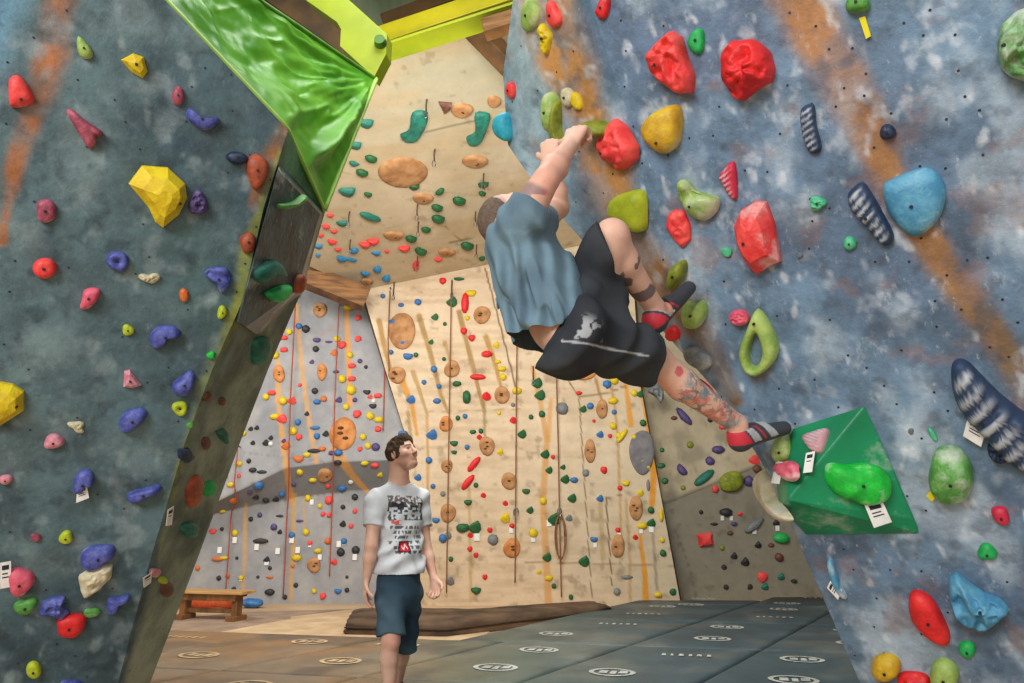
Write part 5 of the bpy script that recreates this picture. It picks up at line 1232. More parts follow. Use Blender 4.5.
# ================================================================= PEOPLE (bodies grown as one smooth surface from a distance field)
class Field:
    def __init__(s, lo, hi, h):
        s.lo = np.array(lo, float); s.h = h; s.n = np.ceil((np.array(hi)-s.lo)/h).astype(int)+1
        s.F = np.full(s.n, 1.0, np.float32)
    def _box(s, lo, hi, m):
        a = np.clip(np.floor((np.array(lo)-m-s.lo)/s.h).astype(int), 0, s.n-1); b = np.clip(np.ceil((np.array(hi)+m-s.lo)/s.h).astype(int)+1, 1, s.n)
        sl = tuple(slice(a[i], b[i]) for i in range(3))
        g = np.meshgrid(*[s.lo[i]+s.h*np.arange(a[i], b[i]) for i in range(3)], indexing='ij')
        return sl, np.stack(g, -1)
    def _mix(s, sl, d, k, op):
        A = s.F[sl]; d = d.astype(np.float32)
        if op == 'u':
            h = np.clip(.5+.5*(A-d)/k, 0, 1); s.F[sl] = A*(1-h)+d*h-k*h*(1-h)
        elif op == 's':
            h = np.clip(.5-.5*(A+d)/k, 0, 1); s.F[sl] = A*(1-h)-d*h+k*h*(1-h)
    def cap(s, a, b, ra, rb=None, k=.015, op='u', sq=None):
        """tapered capsule; sq=(direction, factor) makes it thinner along that direction"""
        rb = ra if rb is None else rb; a = np.array(a, float); b = np.array(b, float); R = max(ra, rb)
        sl, P = s._box(np.minimum(a, b)-R, np.maximum(a, b)+R, .05)
        ab = b-a; q = P-a; L2 = max(ab@ab, 1e-9); h = np.clip((q@ab)/L2, 0, 1); v = q-h[..., None]*ab
        if sq is not None:
            dn = np.array(sq[0], float); dn /= np.linalg.norm(dn); v = v+(v@dn)[..., None]*dn*(sq[1]-1)
        s._mix(sl, np.linalg.norm(v, axis=-1)-(ra+(rb-ra)*h), k, op)
    def ell(s, c, ax, r, k=.015, op='u'):
        c = np.array(c, float); ax = np.array(ax, float); r = np.array(r, float); R = r.max()
        sl, P = s._box(c-R, c+R, .04); q = (P-c)@ax.T; k0 = np.linalg.norm(q/r, axis=-1); k1 = np.linalg.norm(q/(r*r), axis=-1)+1e-9
        s._mix(sl, k0*(k0-1)/k1, k, op)
    def cut(s, p, n, k=.004):
        """remove everything on the +n side of the plane through p"""
        n = np.array(n, float); n /= np.linalg.norm(n); p = np.array(p, float)
        g = [s.lo[i]+s.h*np.arange(s.n[i]) for i in range(3)]
        d = (g[0][:, None, None]-p[0])*n[0]+(g[1][None, :, None]-p[1])*n[1]+(g[2][None, None, :]-p[2])*n[2]
        s.F = np.maximum(s.F, d.astype(np.float32))
    def cutlocal(s, p, n, rad):
        n = np.array(n, float); n /= np.linalg.norm(n); p = np.array(p, float)
        sl, P = s._box(p-rad, p+rad, 0); d = (P-p)@n; ins = np.linalg.norm(P-p, axis=-1) < rad
        s.F[sl] = np.where(ins, np.maximum(s.F[sl], d.astype(np.float32)), s.F[sl])
    def perturb(s, fn, band=.03):
        idx = np.argwhere(np.abs(s.F) < band); P = s.lo+idx*s.h; s.F[idx[:, 0], idx[:, 1], idx[:, 2]] += fn(P).astype(np.float32)
    def sibling(s):
        g = Field.__new__(Field); g.lo = s.lo; g.h = s.h; g.n = s.n; g.F = np.full(s.n, 1.0, np.float32); return g
    def join(s, g, k=.02):
        sl = tuple(slice(0, n) for n in s.n); s._mix(sl, g.F, k, 'u')
    def mesh(s):
        F = s.F; n = F.shape; neg = F < 0
        c = neg[:-1, :-1, :-1].astype(np.int8)
        tot = sum(neg[i:n[0]-1+i, j:n[1]-1+j, k:n[2]-1+k].astype(np.int8) for i in (0, 1) for j in (0, 1) for k in (0, 1))
        act = (tot > 0) & (tot < 8); idx = np.argwhere(act); m = len(idx)
        lut = np.full(tot.shape, -1, np.int64); lut[act] = np.arange(m)
        cor = {(i, j, k): F[idx[:, 0]+i, idx[:, 1]+j, idx[:, 2]+k] for i in (0, 1) for j in (0, 1) for k in (0, 1)}
        acc = np.zeros((m, 3)); cnt = np.zeros(m)
        for a in cor:
            for ax_ in range(3):
                if a[ax_] == 0:
                    b = list(a); b[ax_] = 1; b = tuple(b); fa, fb = cor[a], cor[b]; cr = (fa < 0) != (fb < 0)
                    t = np.where(cr, fa/(fa-fb+1e-12*(fa == fb)), 0); p = np.tile(np.array(a, float), (m, 1)); p[:, ax_] = t
                    acc += p*cr[:, None]; cnt += cr
        V = s.lo+(idx+acc/cnt[:, None])*s.h; Q = []
        for ax_ in range(3):
            o1, o2 = [(1, 2), (2, 0), (0, 1)][ax_]
            sa = [slice(None)]*3; sb = [slice(None)]*3; sa[ax_] = slice(0, -1); sb[ax_] = slice(1, None)
            cr = neg[tuple(sa)] != neg[tuple(sb)]; e = np.argwhere(cr)
            e = e[(e[:, o1] > 0) & (e[:, o2] > 0) & (e[:, o1] < n[o1]-1) & (e[:, o2] < n[o2]-1)]
            inside = neg[tuple(e.T)]
            def cell(d1, d2):
                q = e.copy(); q[:, o1] -= d1; q[:, o2] -= d2; return lut[tuple(q.T)]
            q = np.stack([cell(0, 0), cell(1, 0), cell(1, 1), cell(0, 1)], 1); q[~inside] = q[~inside][:, ::-1]; Q.append(q)
        Q = np.vstack(Q); Q = Q[(Q >= 0).all(1)]
        # light relaxation
        if m:
            for _ in range(1):
                S = np.zeros_like(V); c_ = np.zeros(m)
                for a, b in ((0, 1), (1, 2), (2, 3), (3, 0)):
                    for u, v in ((a, b), (b, a)):
                        S += np.stack([np.bincount(Q[:, u], V[Q[:, v], k], m) for k in range(3)], 1); c_ += np.bincount(Q[:, u], minlength=m)
                V = V*.6+.4*S/np.maximum(c_, 1)[:, None]
        return V, Q
def unit(v): v = np.array(v, float); return v/np.linalg.norm(v)
def fieldobj(name, f, base, m, parent, colfn=None, label=None):
    V, Q = f.mesh(); cols = colfn(V) if colfn else None
    me = bpy.data.meshes.new(name); V2 = V-base
    me.vertices.add(len(V2)); me.vertices.foreach_set('co', V2.ravel()); me.loops.add(len(Q)*4); me.polygons.add(len(Q))
    me.loops.foreach_set('vertex_index', Q[:, ::-1].ravel().astype(np.int32)); me.polygons.foreach_set('loop_start', np.arange(0, len(Q)*4, 4, dtype=np.int32))
    me.update(calc_edges=True); me.materials.append(m); me.polygons.foreach_set('use_smooth', [True]*len(Q))
    if cols is not None:
        ca = me.color_attributes.new('Col', 'FLOAT_COLOR', 'POINT'); c4 = np.ones((len(V), 4)); c4[:, :3] = cols; ca.data.foreach_set('color', c4.ravel())
    o = link(name, me, parent)
    if label: o['label'] = label
    return o
def rot(v, ax, a):
    ax = unit(ax); return v*math.cos(a)+np.cross(ax, v)*math.sin(a)+ax*(ax@v)*(1-math.cos(a))
def hand(f, wrist, d, n, thumb, curl, s=1.0, fold=.6, spread=.06, skip=()):
    """wrist point, direction of the palm, palm normal (fingers close that way), thumb side +-1, curl per joint (rad)"""
    d = unit(d); n = unit(np.array(n, float)-d*(np.array(n, float)@d)); a = np.cross(d, n)*thumb
    kn = []
    for i, (o_, ln) in enumerate(((.031, .078), (.0105, .084), (-.0105, .080), (-.031, .070))):
        k_ = wrist+d*ln*s+a*o_*s; kn.append(k_)
        f.cap(wrist+a*o_*.55*s+d*.004, k_, .0135*s, .0115*s, k=.012, sq=(n, 1.0))
    f.cap(wrist+d*.035*s-n*0, wrist+d*.05*s, .022*s, .02*s, k=.02, sq=(n, 1.4))
    lens = ((.040, .025, .019), (.044, .028, .020), (.041, .026, .019), (.033, .020, .017))
    for i in range(4):
        p = kn[i]; dd = rot(d, n, -thumb*spread*(1.5-i)*.0); dd = unit(d+a*spread*(1.5-i)); hinge = np.cross(dd, n)
        for j, L in enumerate(lens[i]):
            c_ = curl*(1+.12*i) if j else fold*(1+.08*i)
            dd = unit(rot(dd, hinge, c_)); q = p+dd*L*s; r0 = (.0092, .0084, .0078)[j]*s
            f.cap(p, q, r0, r0*.93, k=.003); p = q
    t0 = wrist+a*.024*s+d*.018*s; td = unit(d*.62+a*.72+n*.25); t1 = t0+td*.042*s
    f.cap(t0, t1, .0145*s, .0115*s, k=.012); td2 = unit(td*.8+d*.35+n*.5); t2 = t1+td2*.031*s; f.cap(t1, t2, .0108*s, .0098*s, k=.004)
    f.cap(t2, t2+unit(td2+n*.4-a*.2)*.024*s, .0098*s, .008*s, k=.004)
def head(f, c, fwd, upv, s=1.0, beard=True):
    """skull, jaw, nose, brow, lips, ears; c = centre of the skull"""
    fwd = unit(fwd); upv = unit(np.array(upv, float)-fwd*(np.array(upv, float)@fwd)); sd = np.cross(fwd, upv); A = np.array([sd, fwd, upv])
    W = lambda x, y, z: c+(sd*x+fwd*y+upv*z)*s
    f.ell(W(0, -.012, .022), A, np.array((.076, .095, .088))*s, k=.02)
    f.ell(W(0, .022, -.035), A, np.array((.062, .066, .080))*s, k=.03)
    f.ell(W(0, .052, -.088), A, np.array((.036, .034, .026))*s, k=.03)      # chin
    for q in (-1, 1):
        f.cap(W(q*.055, -.008, -.055), W(q*.026, .055, -.090), .018*s, .015*s, k=.02)      # jaw
        f.ell(W(q*.044, .058, -.020), A, np.array((.022, .020, .020))*s, k=.02)      # cheek
        f.cap(W(q*.014, .086, .024), W(q*.048, .070, .022), .0085*s, .007*s, k=.012)      # brow
        f.ell(W(q*.031, .088, .004), A, np.array((.017, .014, .011))*s, k=.006, op='s')      # socket
        f.ell(W(q*.031, .072, .004), A, np.array((.0125, .0125, .0115))*s, k=.002)      # eyeball
        f.ell(W(q*.078, -.010, -.008), A, np.array((.007, .018, .030))*s, k=.006)      # ear
        f.ell(W(q*.083, -.007, -.006), A, np.array((.006, .010, .018))*s, k=.003, op='s')
        f.ell(W(q*.010, .100, -.032), A, np.array((.008, .010, .008))*s, k=.005)
    f.cap(W(0, .086, .014), W(0, .108, -.026), .0085*s, .0115*s, k=.008)      # nose
    f.cap(W(-.018, .084, -.055), W(.018, .084, -.055), .007*s, .007*s, k=.006); f.cap(W(-.016, .082, -.067), W(.016, .082, -.067), .0075*s, .0075*s, k=.006)
    f.cap(W(-.02, .094, -.0608), W(.02, .094, -.0608), .0022*s, k=.002, op='s')
    return W, A
def local(V, c, A): return (V-c)@A.T
SKIN = np.array(lin((230, 184, 162))); SKIN2 = np.array(lin((214, 146, 124)))
skin_m = vcmat('skin', rough=.5, spec=.35, bump=.1, bscale=60, mottle=.06, mscale=14)
cloth_m = vcmat('knit_cloth', rough=.85, spec=.15, bump=.15, bscale=180, mottle=.06, mscale=20)
shoe_m = vcmat('shoe_rubber', rough=.55, spec=.35, bump=.1, bscale=60, mottle=.08, mscale=20)
hair_m = vcmat('hair', rough=.7, spec=.3, bump=.6, bscale=120, mottle=.35, mscale=60)
def skin_col(V):
    c = np.tile(SKIN, (len(V), 1)); return mix(c, SKIN2, sstep(.45, .75, fbm(V, 7, 811, 3))*.6)
def near(V, a, b):
    a = np.array(a); ab = np.array(b)-a; t = np.clip(((V-a)@ab)/(ab@ab), 0, 1); return np.linalg.norm(V-a-t[:, None]*ab, axis=1), ((V-a)@ab)/(ab@ab)

# ----------------------------------------------------------------- the standing man
YM = 4.95
fd = unit((.66, -.75, 0)); rg = unit((-.75, -.66, 0)); UP = np.array([0, 0, 1.])
FZ = HT
def m3(x, y, Y): return at(x, y, Y)
hipc = m3(399, 588, 4.97); she = m3(399, 496, 5.0)
shR = m3(376, 502, 4.86); shL = m3(419, 500, 5.13)
elR = m3(371, 545, 4.80); wrR = m3(366.5, 580, 4.84); elL = m3(425.5, 547, 5.13); wrL = m3(434, 578, 5.06)
hR = m3(391.5, 592, 4.90); hL = m3(408, 592, 5.04)
knR = m3(391, 640, 4.84); anR = np.array([m3(390, 690, 4.92)[0], 4.93, FZ+.09]); knL = m3(404, 646, 5.12); anL = np.array([m3(396, 690, 5.3)[0], 5.36, FZ+.10])
hc = m3(402.5, 454, 4.93); lookm = unit(fd*.86+UP*.36+np.array([.25, .1, 0])); headup = unit(UP-lookm*.35)
base_m = np.array([(anR[0]+anL[0])/2, 5.1, FZ])
lo = np.array([-1.35, 4.5, FZ-.02]); hi = np.array([-.35, 5.75, 2.02])
f = Field(lo, hi, .0052)
W, A = head(f, hc, lookm, headup, 1.08)
nk = she+UP*.07-fd*.005
f.cap(nk-UP*.04, hc-UP*.05-fd*.035, .074, .066, k=.03); f.cap(nk+UP*.05+fd*.045, nk+UP*.09+fd*.045, .012, .01, k=.02)
f.cap(shR+UP*.005, shL+UP*.005, .062, .062, k=.05, sq=(fd, 1.1)); f.cap(nk+UP*.0, shR, .05, .055, k=.05); f.cap(nk, shL, .05, .055, k=.05)
f.cap(she-UP*.10, hipc+UP*.13, .145, .115, k=.05, sq=(fd, 1.45)); f.cap(hipc+UP*.05, hipc-UP*.02, .122, .125, k=.05, sq=(fd, 1.4))
for S, E, Wr in ((shR, elR, wrR), (shL, elL, wrL)):
    f.cap(S, E, .056, .041, k=.02); f.cap(E, E*.65+Wr*.35, .040, .043, k=.02); f.cap(E*.65+Wr*.35, Wr, .041, .026, k=.02)
for H_, K, An, sg in ((hR, knR, anR, 1), (hL, knL, anL, -1)):
    f.cap(H_, K, .088, .058, k=.04); calf = K*.68+An*.32-fd*.018
    f.cap(K, calf, .054, .058, k=.02); f.cap(calf, An, .056, .036, k=.02); f.cap(K-UP*.01+fd*.01, K+UP*.03+fd*.01, .046, k=.02)
    toe = An+fd*.15-UP*.055+rg*.02*sg; f.cap(An-UP*.045-fd*.04, toe, .034, .028, k=.02)
hand(f, wrR, unit(wrR-elR)*.9+np.array([.05, -.05, -.2]), unit(-rg*.8+fd*.5), 1, .32, 1.08, fold=.28)
hand(f, wrL, unit(unit(wrL-elL)*.6-UP*.6), unit(rg*.8+fd*.35), -1, .62, 1.08, fold=.6)
man = empty('person', base_m, 'person in a pale printed T-shirt and dark knee shorts looking up at the climber', 'person')
hl = lambda V: local(V, hc, A)/1.08
def man_skin(V):
    c = skin_col(V); q = hl(V)
    beard = sstep(.006, -.012, q[:, 2]+.030-np.clip(.05-q[:, 1], 0, 1)*.7)*sstep(.125, .115, np.linalg.norm(q, axis=1))*sstep(-.02, .005, q[:, 1])*(q[:, 2] < .02)
    mouth = (np.abs(q[:, 0]) < .02)*(np.abs(q[:, 2]+.061) < .011)*(q[:, 1] > .07)
    c = mix(c, lin((150, 100, 76)), np.clip(beard-mouth, 0, 1)*.6)
    c = mix(c, lin((186, 112, 100)), mouth*.5)
    br = (np.abs(np.abs(q[:, 0])-.031) < .02)*(np.abs(q[:, 2]-.027) < .006)*(q[:, 1] > .06); c = mix(c, lin((70, 48, 34)), br*.9)
    for s_ in (-1, 1):
        e = np.linalg.norm((q-np.array([s_*.031, .083, .004]))/np.array([.013, .02, .0065]), axis=1); c = mix(c, lin((60, 44, 38)), (e < 1)*.85)
    return c
fieldobj('body', f, base_m, skin_m, man, man_skin)
# hair
f = Field(hc-.17, hc+.17, .0045)
f.ell(W(0, -.014, .026), A, np.array((.083, .101, .094))*1.08, k=.01); f.cap(W(-.035, .052, .090), W(.035, .055, .090), .018, .017, k=.03); f.cap(W(0, -.03, .098), W(0, .04, .102), .024, .02, k=.03)
for q in (-1, 1): f.cap(W(q*.074, .012, .01), W(q*.073, .014, -.03), .010, .007, k=.01)
f.ell(W(0, .095, -.028), A, np.array((.078, .075, .096))*1.08, k=.012, op='s'); f.ell(W(0, .0, -.115), A, np.array((.12, .13, .078))*1.08, k=.02, op='s')
f.perturb(lambda P: .006*np.sin(local(P, hc, A)[:, 0]*260+6*vnoise(P, 30, 3))+.008*(vnoise(P, 55, 5)-.5))
fieldobj('hair', f, base_m, hair_m, man, lambda V: np.tile(lin((74, 56, 40)), (len(V), 1)))
# T-shirt
f = Field([-1.35, 4.55, .95], [-.35, 5.6, 1.72], .0052)
f.cap(shR+UP*.008, shL+UP*.008, .071, .071, k=.05, sq=(fd, 1.1)); f.cap(nk-UP*.015, shR+UP*.012, .060, .064, k=.05); f.cap(nk-UP*.015, shL+UP*.012, .060, .064, k=.05)
f.cap(she-UP*.08, hipc+UP*.12, .172, .165, k=.06, sq=(fd, 1.38)); f.cap(hipc+UP*.15, hipc-UP*.02, .172, .188, k=.06, sq=(fd, 1.3))
f.cap(she-UP*.10+fd*.03, she-UP*.18+fd*.03, .10, .09, k=.06)
for S, E in ((shR, elR), (shL, elL)):
    g = f.sibling(); g.cap(S, S+(E-S)*.75, .068, .076, k=.03); g.cut(S+(E-S)*.58, unit(E-S)); f.join(g, .03)
f.cut(hipc-UP*.005, unit(-UP+rg*.12))
f.ell(nk+UP*.068+fd*.018, np.array([rg, fd, UP]), (.074, .074, .06), k=.01, op='s')
def folds(P):
    q = P-she; u = q@rg; z = q[:, 2]
    low = sstep(-.10, -.42, z)
    return .010*np.sin(z*44+u*26+5*vnoise(P, 6, 3))*(.4+low)+.008*np.sin(u*46-z*20+4*vnoise(P, 5, 9))*(.3+.7*low)+.010*(fbm(P, 9, 31, 3)-.5)
f.perturb(folds)
FONT = {'R': '1110100111001010 1001', 'A': '', 'S': ''}
GL = {'K': ('1001', '1010', '1100', '1010', '1001'), 'R': ('1110', '1001', '1110', '1010', '1001'), 'A': ('0110', '1001', '1111', '1001', '1001'), 'S': ('0111', '1000', '0110', '0001', '1110'), 'T': ('1111', '0110', '0110', '0110', '0110')}
def shirt_col(V):
    c = np.tile(lin((214, 218, 224)), (len(V), 1)); c = mix(c, lin((186, 190, 200)), sstep(.4, .7, fbm(V, 6, 841, 3))*.5)
    q = V-she; u = -(q@rg)/1.12; z = -q[:, 2]/1.22+.02; fr = (q@fd) > .02     # u grows towards his left
    def put(mask, col, a=1.0): nonlocal c; c = mix(c, lin(col), (mask & fr)*a)
    ns = vnoise(V, 70, 4)
    put((np.abs(u) < .13)*(z > .02)*(z < .10)*(ns > .48), (92, 66, 60), .85)
    put((np.abs(u-.0) < .13)*(z > .055)*(z < .155)*(vnoise(V, 38, 12) > .42), (36, 40, 48), .9)
    # large stylised letters
    for k, ch in enumerate('RAST'):
        x0 = -.105+k*.056
        gu = np.floor((u-x0)/.0115).astype(int); gz = np.floor((z-.085)/.013).astype(int); ok = (gu >= 0)*(gu < 4)*(gz >= 0)*(gz < 5)
        bit = np.zeros(len(V), bool)
        for r_ in range(5):
            for q_ in range(4):
                if GL[ch][r_][q_] == '1': bit |= (gu == q_)*(gz == r_)
        put(bit*ok, (206, 214, 222))
    put((np.abs(u+.08) < .035)*(z > .155)*(z < .18)*(vnoise(V, 60, 14) > .5), (214, 70, 66), .9)
    for r_ in range(6):
        z0 = .185+r_*.026
        put((np.abs(u-.015*((r_*7) % 3-1)) < .10)*(z > z0)*(z < z0+.017)*(vnoise(V*np.array([1, 1, .3]), 90, 20+r_) > .45), (52, 54, 60), .85)
    put((u > -.07)*(u < .0)*(z > .265)*(z < .325), (40, 40, 46)); put((u > -.06)*(u < -.01)*(z > .272)*(z < .318), (206, 44, 56)); 
    put((np.abs(u+.035) < .016)*(np.abs(z-.295-.010*np.sin(u*260)) < .006), (236, 226, 226))
    return c
fieldobj('t_shirt', f, base_m, cloth_m, man, shirt_col)
# shorts
f = Field([-1.2, 4.55, .35], [-.5, 5.55, 1.32], .0055)
f.cap(hipc+UP*.09, hipc-UP*.03, .151, .163, k=.05, sq=(fd, 1.25))
for H_, K, ex in ((hR, knR, .10), (hL, knL, .0)):
    g = f.sibling(); g.cap(H_, H_+(K-H_)*1.25, .100, .086, k=.03); g.cut(H_+(K-H_)*(.90 if ex else 1.06), unit(K-H_)); f.join(g, .03)
f.cut(hipc+UP*.15, UP)
f.perturb(lambda P: .006*np.sin(P[:, 2]*38+P[:, 0]*30+5*vnoise(P, 6, 43))+.010*(fbm(P, 8, 41, 3)-.5))
fieldobj('shorts', f, base_m, cloth_m, man, lambda V: mix(np.tile(lin((52, 72, 88)), (len(V), 1)), lin((76, 98, 112)), sstep(.4, .7, fbm(V, 5, 845, 3))))
for An, sg in ((anR, 1), (anL, -1)):
    f = Field(An-.25, An+.28, .006); toe = An+fd*.17-UP*.05+rg*.02*sg
    f.cap(An-UP*.045-fd*.04, toe, .046, .040, k=.02); f.cap(An-UP*.04-fd*.02, An-UP*.015-fd*.01, .048, .044, k=.02); f.cut((An[0], An[1], FZ+.002), (0, 0, -1)); f.cut(An+UP*.0, (0, 0, 1))
    fieldobj('shoe', f, base_m, shoe_m, man, lambda V: np.tile(lin((58, 58, 62)), (len(V), 1)))

# ----------------------------------------------------------------- the climber
g3 = lambda x, y, Y: at(x, y, Y)
sR = g3(524, 217, 2.20); sL = g3(534, 224, 2.48)
eR = g3(546, 180, 2.17); wR = g3(571, 144, 2.30); kR = g3(580, 122, 2.35)
eL = g3(558, 208, 2.66); wL = g3(550, 161, 2.56)
pR = g3(572, 330, 2.27); pL = g3(586, 314, 2.46); pc_ = (pR+pL)/2
nR = g3(655, 360, 2.50); aR = g3(737, 424, 2.70); nL = g3(612, 236, 2.32); aL = g3(655, 308, 2.56)
mid = (sR+sL)/2; spine = unit(mid-pc_); side = unit((sR-sL)-spine*((sR-sL)@spine)); front = np.cross(spine, side)
if front[0] < 0: front = -front
hcl = g3(510, 219, 2.33); lk = unit(np.array([.35, .1, 1.0])); hup = unit(np.array([-1, -.1, .25]))
base_c = pc_.copy()
lo = np.array([-.35, 1.9, 1.35]); hi = np.array([1.35, 3.0, 3.0])
f = Field(lo, hi, .0048)
Wc, Ac = head(f, hcl, lk, hup, 1.0)
neck = mid+spine*.01+front*.0
f.cap(neck, hcl-hup*.05-lk*.03, .062, .055, k=.03)
f.cap(sR, sL, .062, .062, k=.05); f.cap(g3(522, 246, 2.34), g3(538, 284, 2.35), .102, .105, k=.05, sq=(side, .8)); f.cap(g3(538, 284, 2.35), g3(562, 322, 2.36), .102, .104, k=.05, sq=(side, .86)); f.cap(g3(562, 322, 2.36), pc_, .104, .108, k=.05)
f.cap(pR, pL, .105, .105, k=.05)
for S, E, Wr in ((sR, eR, wR), (sL, eL, wL)):
    f.cap(S, E, .056, .042, k=.025); m_ = E*.68+Wr*.32; f.cap(E, m_, .043, .047, k=.02); f.cap(m_, Wr, .045, .028, k=.02); f.cap(S*.6+E*.4+unit(E-S)*.01, S*.35+E*.65, .050, .046, k=.02)
for H_, K, An in ((pR, nR, aR), (pL, nL, aL)):
    f.cap(H_, K, .092, .062, k=.03); bk = unit(np.cross(np.cross(K-H_, An-K), An-K)); 
    if bk@(H_-K) < 0: bk = -bk
    calf = K*.68+An*.32+bk*.016; f.cap(K, calf, .056, .060, k=.02); f.cap(calf, An, .057, .037, k=.02)
toR = g3(784, 428, 2.80); toL = g3(689, 288, 2.68); heR = g3(740, 440, 2.72); heL = g3(655, 322, 2.56)
f.cap(heR, toR, .036, .026, k=.015); f.cap(aR, heR, .036, .036, k=.02); f.cap(heL, toL, .036, .026, k=.015); f.cap(aL, heL, .036, .036, k=.02)
hand(f, wR, unit(kR-wR), unit(np.array([.55, .80, .05])), 1, .95, 1.15, fold=.95, spread=.0)
hand(f, wL, unit(np.array([.02, .05, 1.0])), unit(np.array([.55, .8, .0])), 1, .95, 1.1, fold=.95, spread=.0)
cl = empty('person', base_c, 'person in a blue-grey T-shirt and black shorts climbing on the blue overhang', 'person')
def scrib(V, sc, sd): return (np.abs(fbm(V, sc, sd, 2)-.5) < .035)
def clim_skin(V):
    c = skin_col(V)
    d, t = near(V, nR, aR); m_ = (d < .11)*sstep(.22, .30, t)*sstep(.98, .92, t)
    c = mix(c, lin((86, 100, 116)), m_*np.clip(scrib(V, 26, 1)+scrib(V, 38, 2)*.8, 0, 1)*.75); c = mix(c, lin((206, 112, 104)), m_*(fbm(V, 22, 7, 2) > .57)*.6)
    c = mix(c, lin((110, 150, 160)), m_*(fbm(V, 20, 9, 2) > .6)*.6)
    spot = nR+(aR-nR)*.22+np.array([.0, -.055, .0]); c = mix(c, lin((206, 70, 84)), (np.linalg.norm(V-spot, axis=1) < .022)*.8)
    d, t = near(V, nL, aL); band = ((t > .30)*(t < .52) | (t > .64)*(t < .78))*(d < .1)
    c = mix(c, lin((62, 70, 80)), band*(fbm(V, 17, 21, 2) > .44)*.8)
    d, t = near(V, sR, eR); m_ = (d < .09)*sstep(.22, .3, t)*sstep(.80, .66, t)
    c = mix(c, lin((84, 84, 100)), m_*(fbm(V, 24, 31, 2) > .45)*.65); c = mix(c, lin((190, 90, 100)), m_*(fbm(V, 24, 35, 2) > .6)*.5)
    q = local(V, hcl, Ac); c = mix(c, lin((120, 96, 92)), sstep(.0, .02, q[:, 2]+(-q[:, 1])*.9)*(np.linalg.norm(q, axis=1) < .125)*.5)
    beard = (q[:, 2] < -.028)*(q[:, 1] > -.01)*(np.linalg.norm(q, axis=1) < .14); return mix(c, lin((52, 40, 34)), beard*.85)
fieldobj('body', f, base_c, skin_m, cl, clim_skin)
f = Field(hcl-.16, hcl+.16, .0045)   # close-cropped hair
f.ell(Wc(0, -.014, .024), Ac, (.078, .098, .090), k=.01); f.ell(Wc(0, .085, -.01), Ac, (.10, .105, .11), k=.01, op='s'); f.ell(Wc(0, .0, -.11), Ac, (.12, .13, .085), k=.01, op='s')
f.perturb(lambda P: .003*(vnoise(P, 160, 5)-.5))
fieldobj('hair', f, base_c, hair_m, cl, lambda V: np.tile(lin((104, 86, 74)), (len(V), 1)))
# T-shirt hanging loose at the back
f = Field([-.3, 1.9, 1.9], [.75, 2.9, 2.75], .005)
f.cap(sR, sL, .078, .078, k=.06); 
c1 = g3(520, 246, 2.34); c2 = g3(536, 284, 2.35); c3 = g3(553, 322, 2.36)
f.cap(c1, c2, .125, .133, k=.05, sq=(side, .78)); f.cap(c2, c3, .133, .142, k=.05, sq=(side, .74))
f.cap(g3(527, 305, 2.36), g3(551, 362, 2.36), .055, .055, k=.07, sq=(side, .6)); f.cap(c3, g3(573, 352, 2.34), .144, .150, k=.05, sq=(side, .70))
a1 = g3(532, 368, 2.36); a2 = g3(587, 290, 2.36); hn = np.cross(a2-a1, ray(560, 330)); hn = unit(hn); hn = hn if hn@(-spine) > 0 else -hn
f.cut(a2*.5+a1*.5, hn)
for S, E in ((sR, eR), (sL, eL)):
    g = f.sibling(); g.cap(S-unit(E-S)*.03, S+(E-S)*.6, .074, .068, k=.03); g.cut(S+(E-S)*.34, unit(E-S)); f.join(g, .03)
f.ell(neck+spine*.045+front*.0, np.array([side, front, spine]), (.07, .075, .07), k=.01, op='s')
def cfold(P):
    q = P-c2; s_ = q@spine; u = q@front; v = q@side
    mk = sstep(.20, .02, s_)*.8+.2; return .013*np.sin(u*58+s_*9+v*30+5*vnoise(P, 4, 3))*mk+.010*np.sin(u*100-s_*22+6*vnoise(P, 6, 8))*mk+.016*(fbm(P*np.array([1, 1, .6]), 9, 33, 3)-.5)
f.perturb(cfold)
fieldobj('t_shirt', f, base_c, cloth_m, cl, lambda V: mix(np.tile(lin((112, 138, 152)), (len(V), 1)), lin((88, 110, 126)), sstep(.4, .7, fbm(V, 6, 851, 3))*.8))
# shorts
f = Field([.0, 1.9, 1.6], [.95, 2.95, 2.65], .005)
f.cap(g3(563, 345, 2.24), g3(580, 322, 2.47), .118, .10, k=.05); f.cap(pR, pL, .124, .116, k=.05); f.cap(g3(560, 330, 2.3), g3(566, 322, 2.42), .11, .10, k=.05)
kd = unit(nR-pR)
t1 = g3(600, 233, 2.33); t2 = g3(629, 303, 2.5); cn_ = np.cross(t2-t1, ray(612, 262)); cn_ = unit(cn_); cn_ = cn_ if cn_@(nL+np.array([.2, 0, 0])-(t1+t2)/2) > 0 else -cn_
w1 = g3(547, 352, 2.3); w2 = g3(584, 296, 2.4); wn = np.cross(w2-w1, ray(565, 325)); wn = unit(wn); wn = wn if wn@spine > 0 else -wn
f.cut((w1+w2)/2, wn)
g = f.sibling(); g.cap(pR+np.array([0, 0, -.01]), g3(662, 362, 2.52), .118, .098, k=.04); g.cut(g3(649, 360, 2.49), unit(kd+np.array([.1, 0, -.02]))); g.cut((w1+w2)/2, wn); f.join(g, .03)
g = f.sibling(); g.cap(pL, g3(610, 246, 2.30), .116, .090, k=.04); g.cap(g3(600, 300, 2.47), g3(616, 278, 2.42), .10, .088, k=.04); g.cut((t1+t2)/2, cn_); f.join(g, .02)
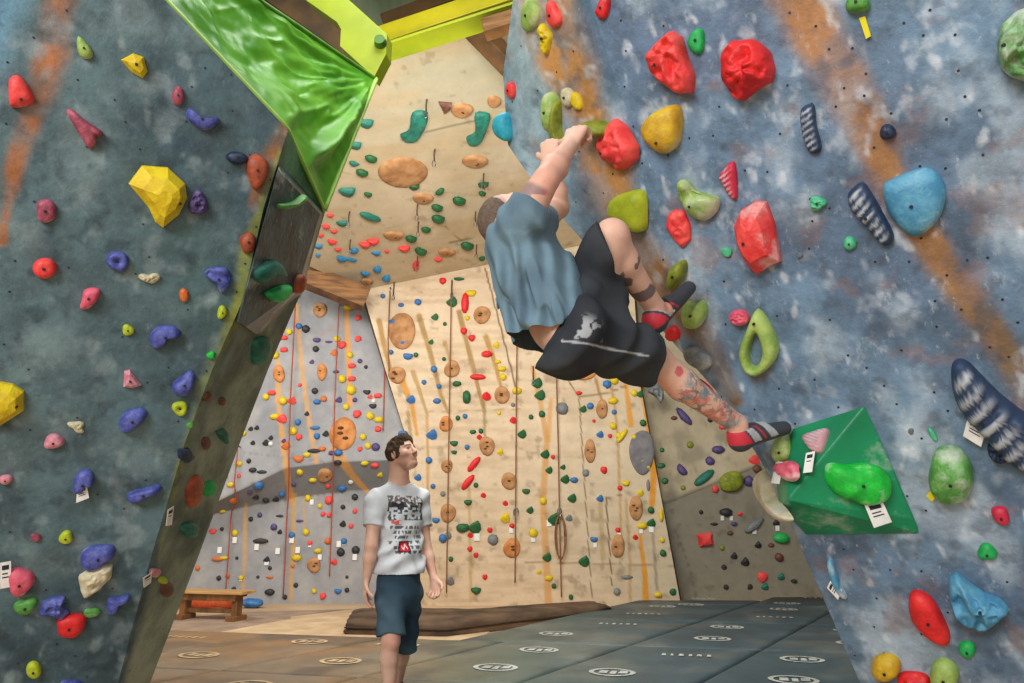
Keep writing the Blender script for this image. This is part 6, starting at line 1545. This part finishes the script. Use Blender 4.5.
f.cap(pL, g3(598, 300, 2.37), .10, .085, k=.03); f.cap(g3(588, 296, 2.30), g3(606, 314, 2.36), .066, .07, k=.03)
f.perturb(lambda P: .009*np.sin((P@unit(pR-nR))*52+(P@front)*20+6*vnoise(P, 5, 53))+.012*(fbm(P, 8, 57, 3)-.5))
def sh_col(V):
    x, y = proj(V); c = mix(np.tile(lin((46, 48, 54)), (len(V), 1)), lin((62, 66, 70)), sstep(.4, .7, fbm(V, 6, 861, 3)))
    c = mix(c, lin((190, 192, 196)), line_mask(x, y, [(562, 341), (585, 343), (610, 349), (648, 356)], 1.3, 1.3)*(V[:, 1] < 2.5)*.85)
    return mix(c, lin((200, 204, 208)), (fbm(V, 30, 871, 3) > .58)*sstep(22, 8, np.hypot(x-586, y-332))*.7)
fieldobj('shorts', f, base_c, cloth_m, cl, sh_col)
# climbing shoes
for he, to, an, nm in ((heR, toR, aR, 0), (heL, toL, aL, 1)):
    f = Field(np.minimum(he, to)-.12, np.maximum(he, to)+.12, .0042); d_ = unit(to-he); u_ = unit((an-he)-d_*((an-he)@d_))
    f.cap(he+u_*.006, to, .044, .028, k=.02, sq=(u_, 1.0)); f.cap(he+d_*.02+u_*.02, he+d_*.11+u_*.016, .042, .032, k=.02); f.cap(an*.55+he*.45, he, .043, .044, k=.02)
    f.cutlocal(an*.62+he*.38, unit(an-he), .075)
    L_ = np.linalg.norm(to-he)
    def sc_(V, he=he, d_=d_, u_=u_, L_=L_, nm=nm):
        t = ((V-he)@d_)/L_; h_ = (V-he)@u_; c = np.tile(lin((64, 68, 76)), (len(V), 1)); up_ = h_ > -.012
        bd = t+h_*3.0
        c = mix(c, lin((206, 50, 66)), ((bd < .07)*up_)*.95); c = mix(c, lin((190, 192, 196)), ((bd > .12)*(bd < .30)*up_)*.9); c = mix(c, lin((206, 50, 66)), ((bd > .38)*(bd < .42)*up_)*.9)
        c = mix(c, lin((190, 192, 196)), ((bd > .52)*(bd < .70)*up_)*.9*(0.0 if nm else 1)); return c
    fieldobj('climbing_shoe', f, base_c, shoe_m, cl, sc_)
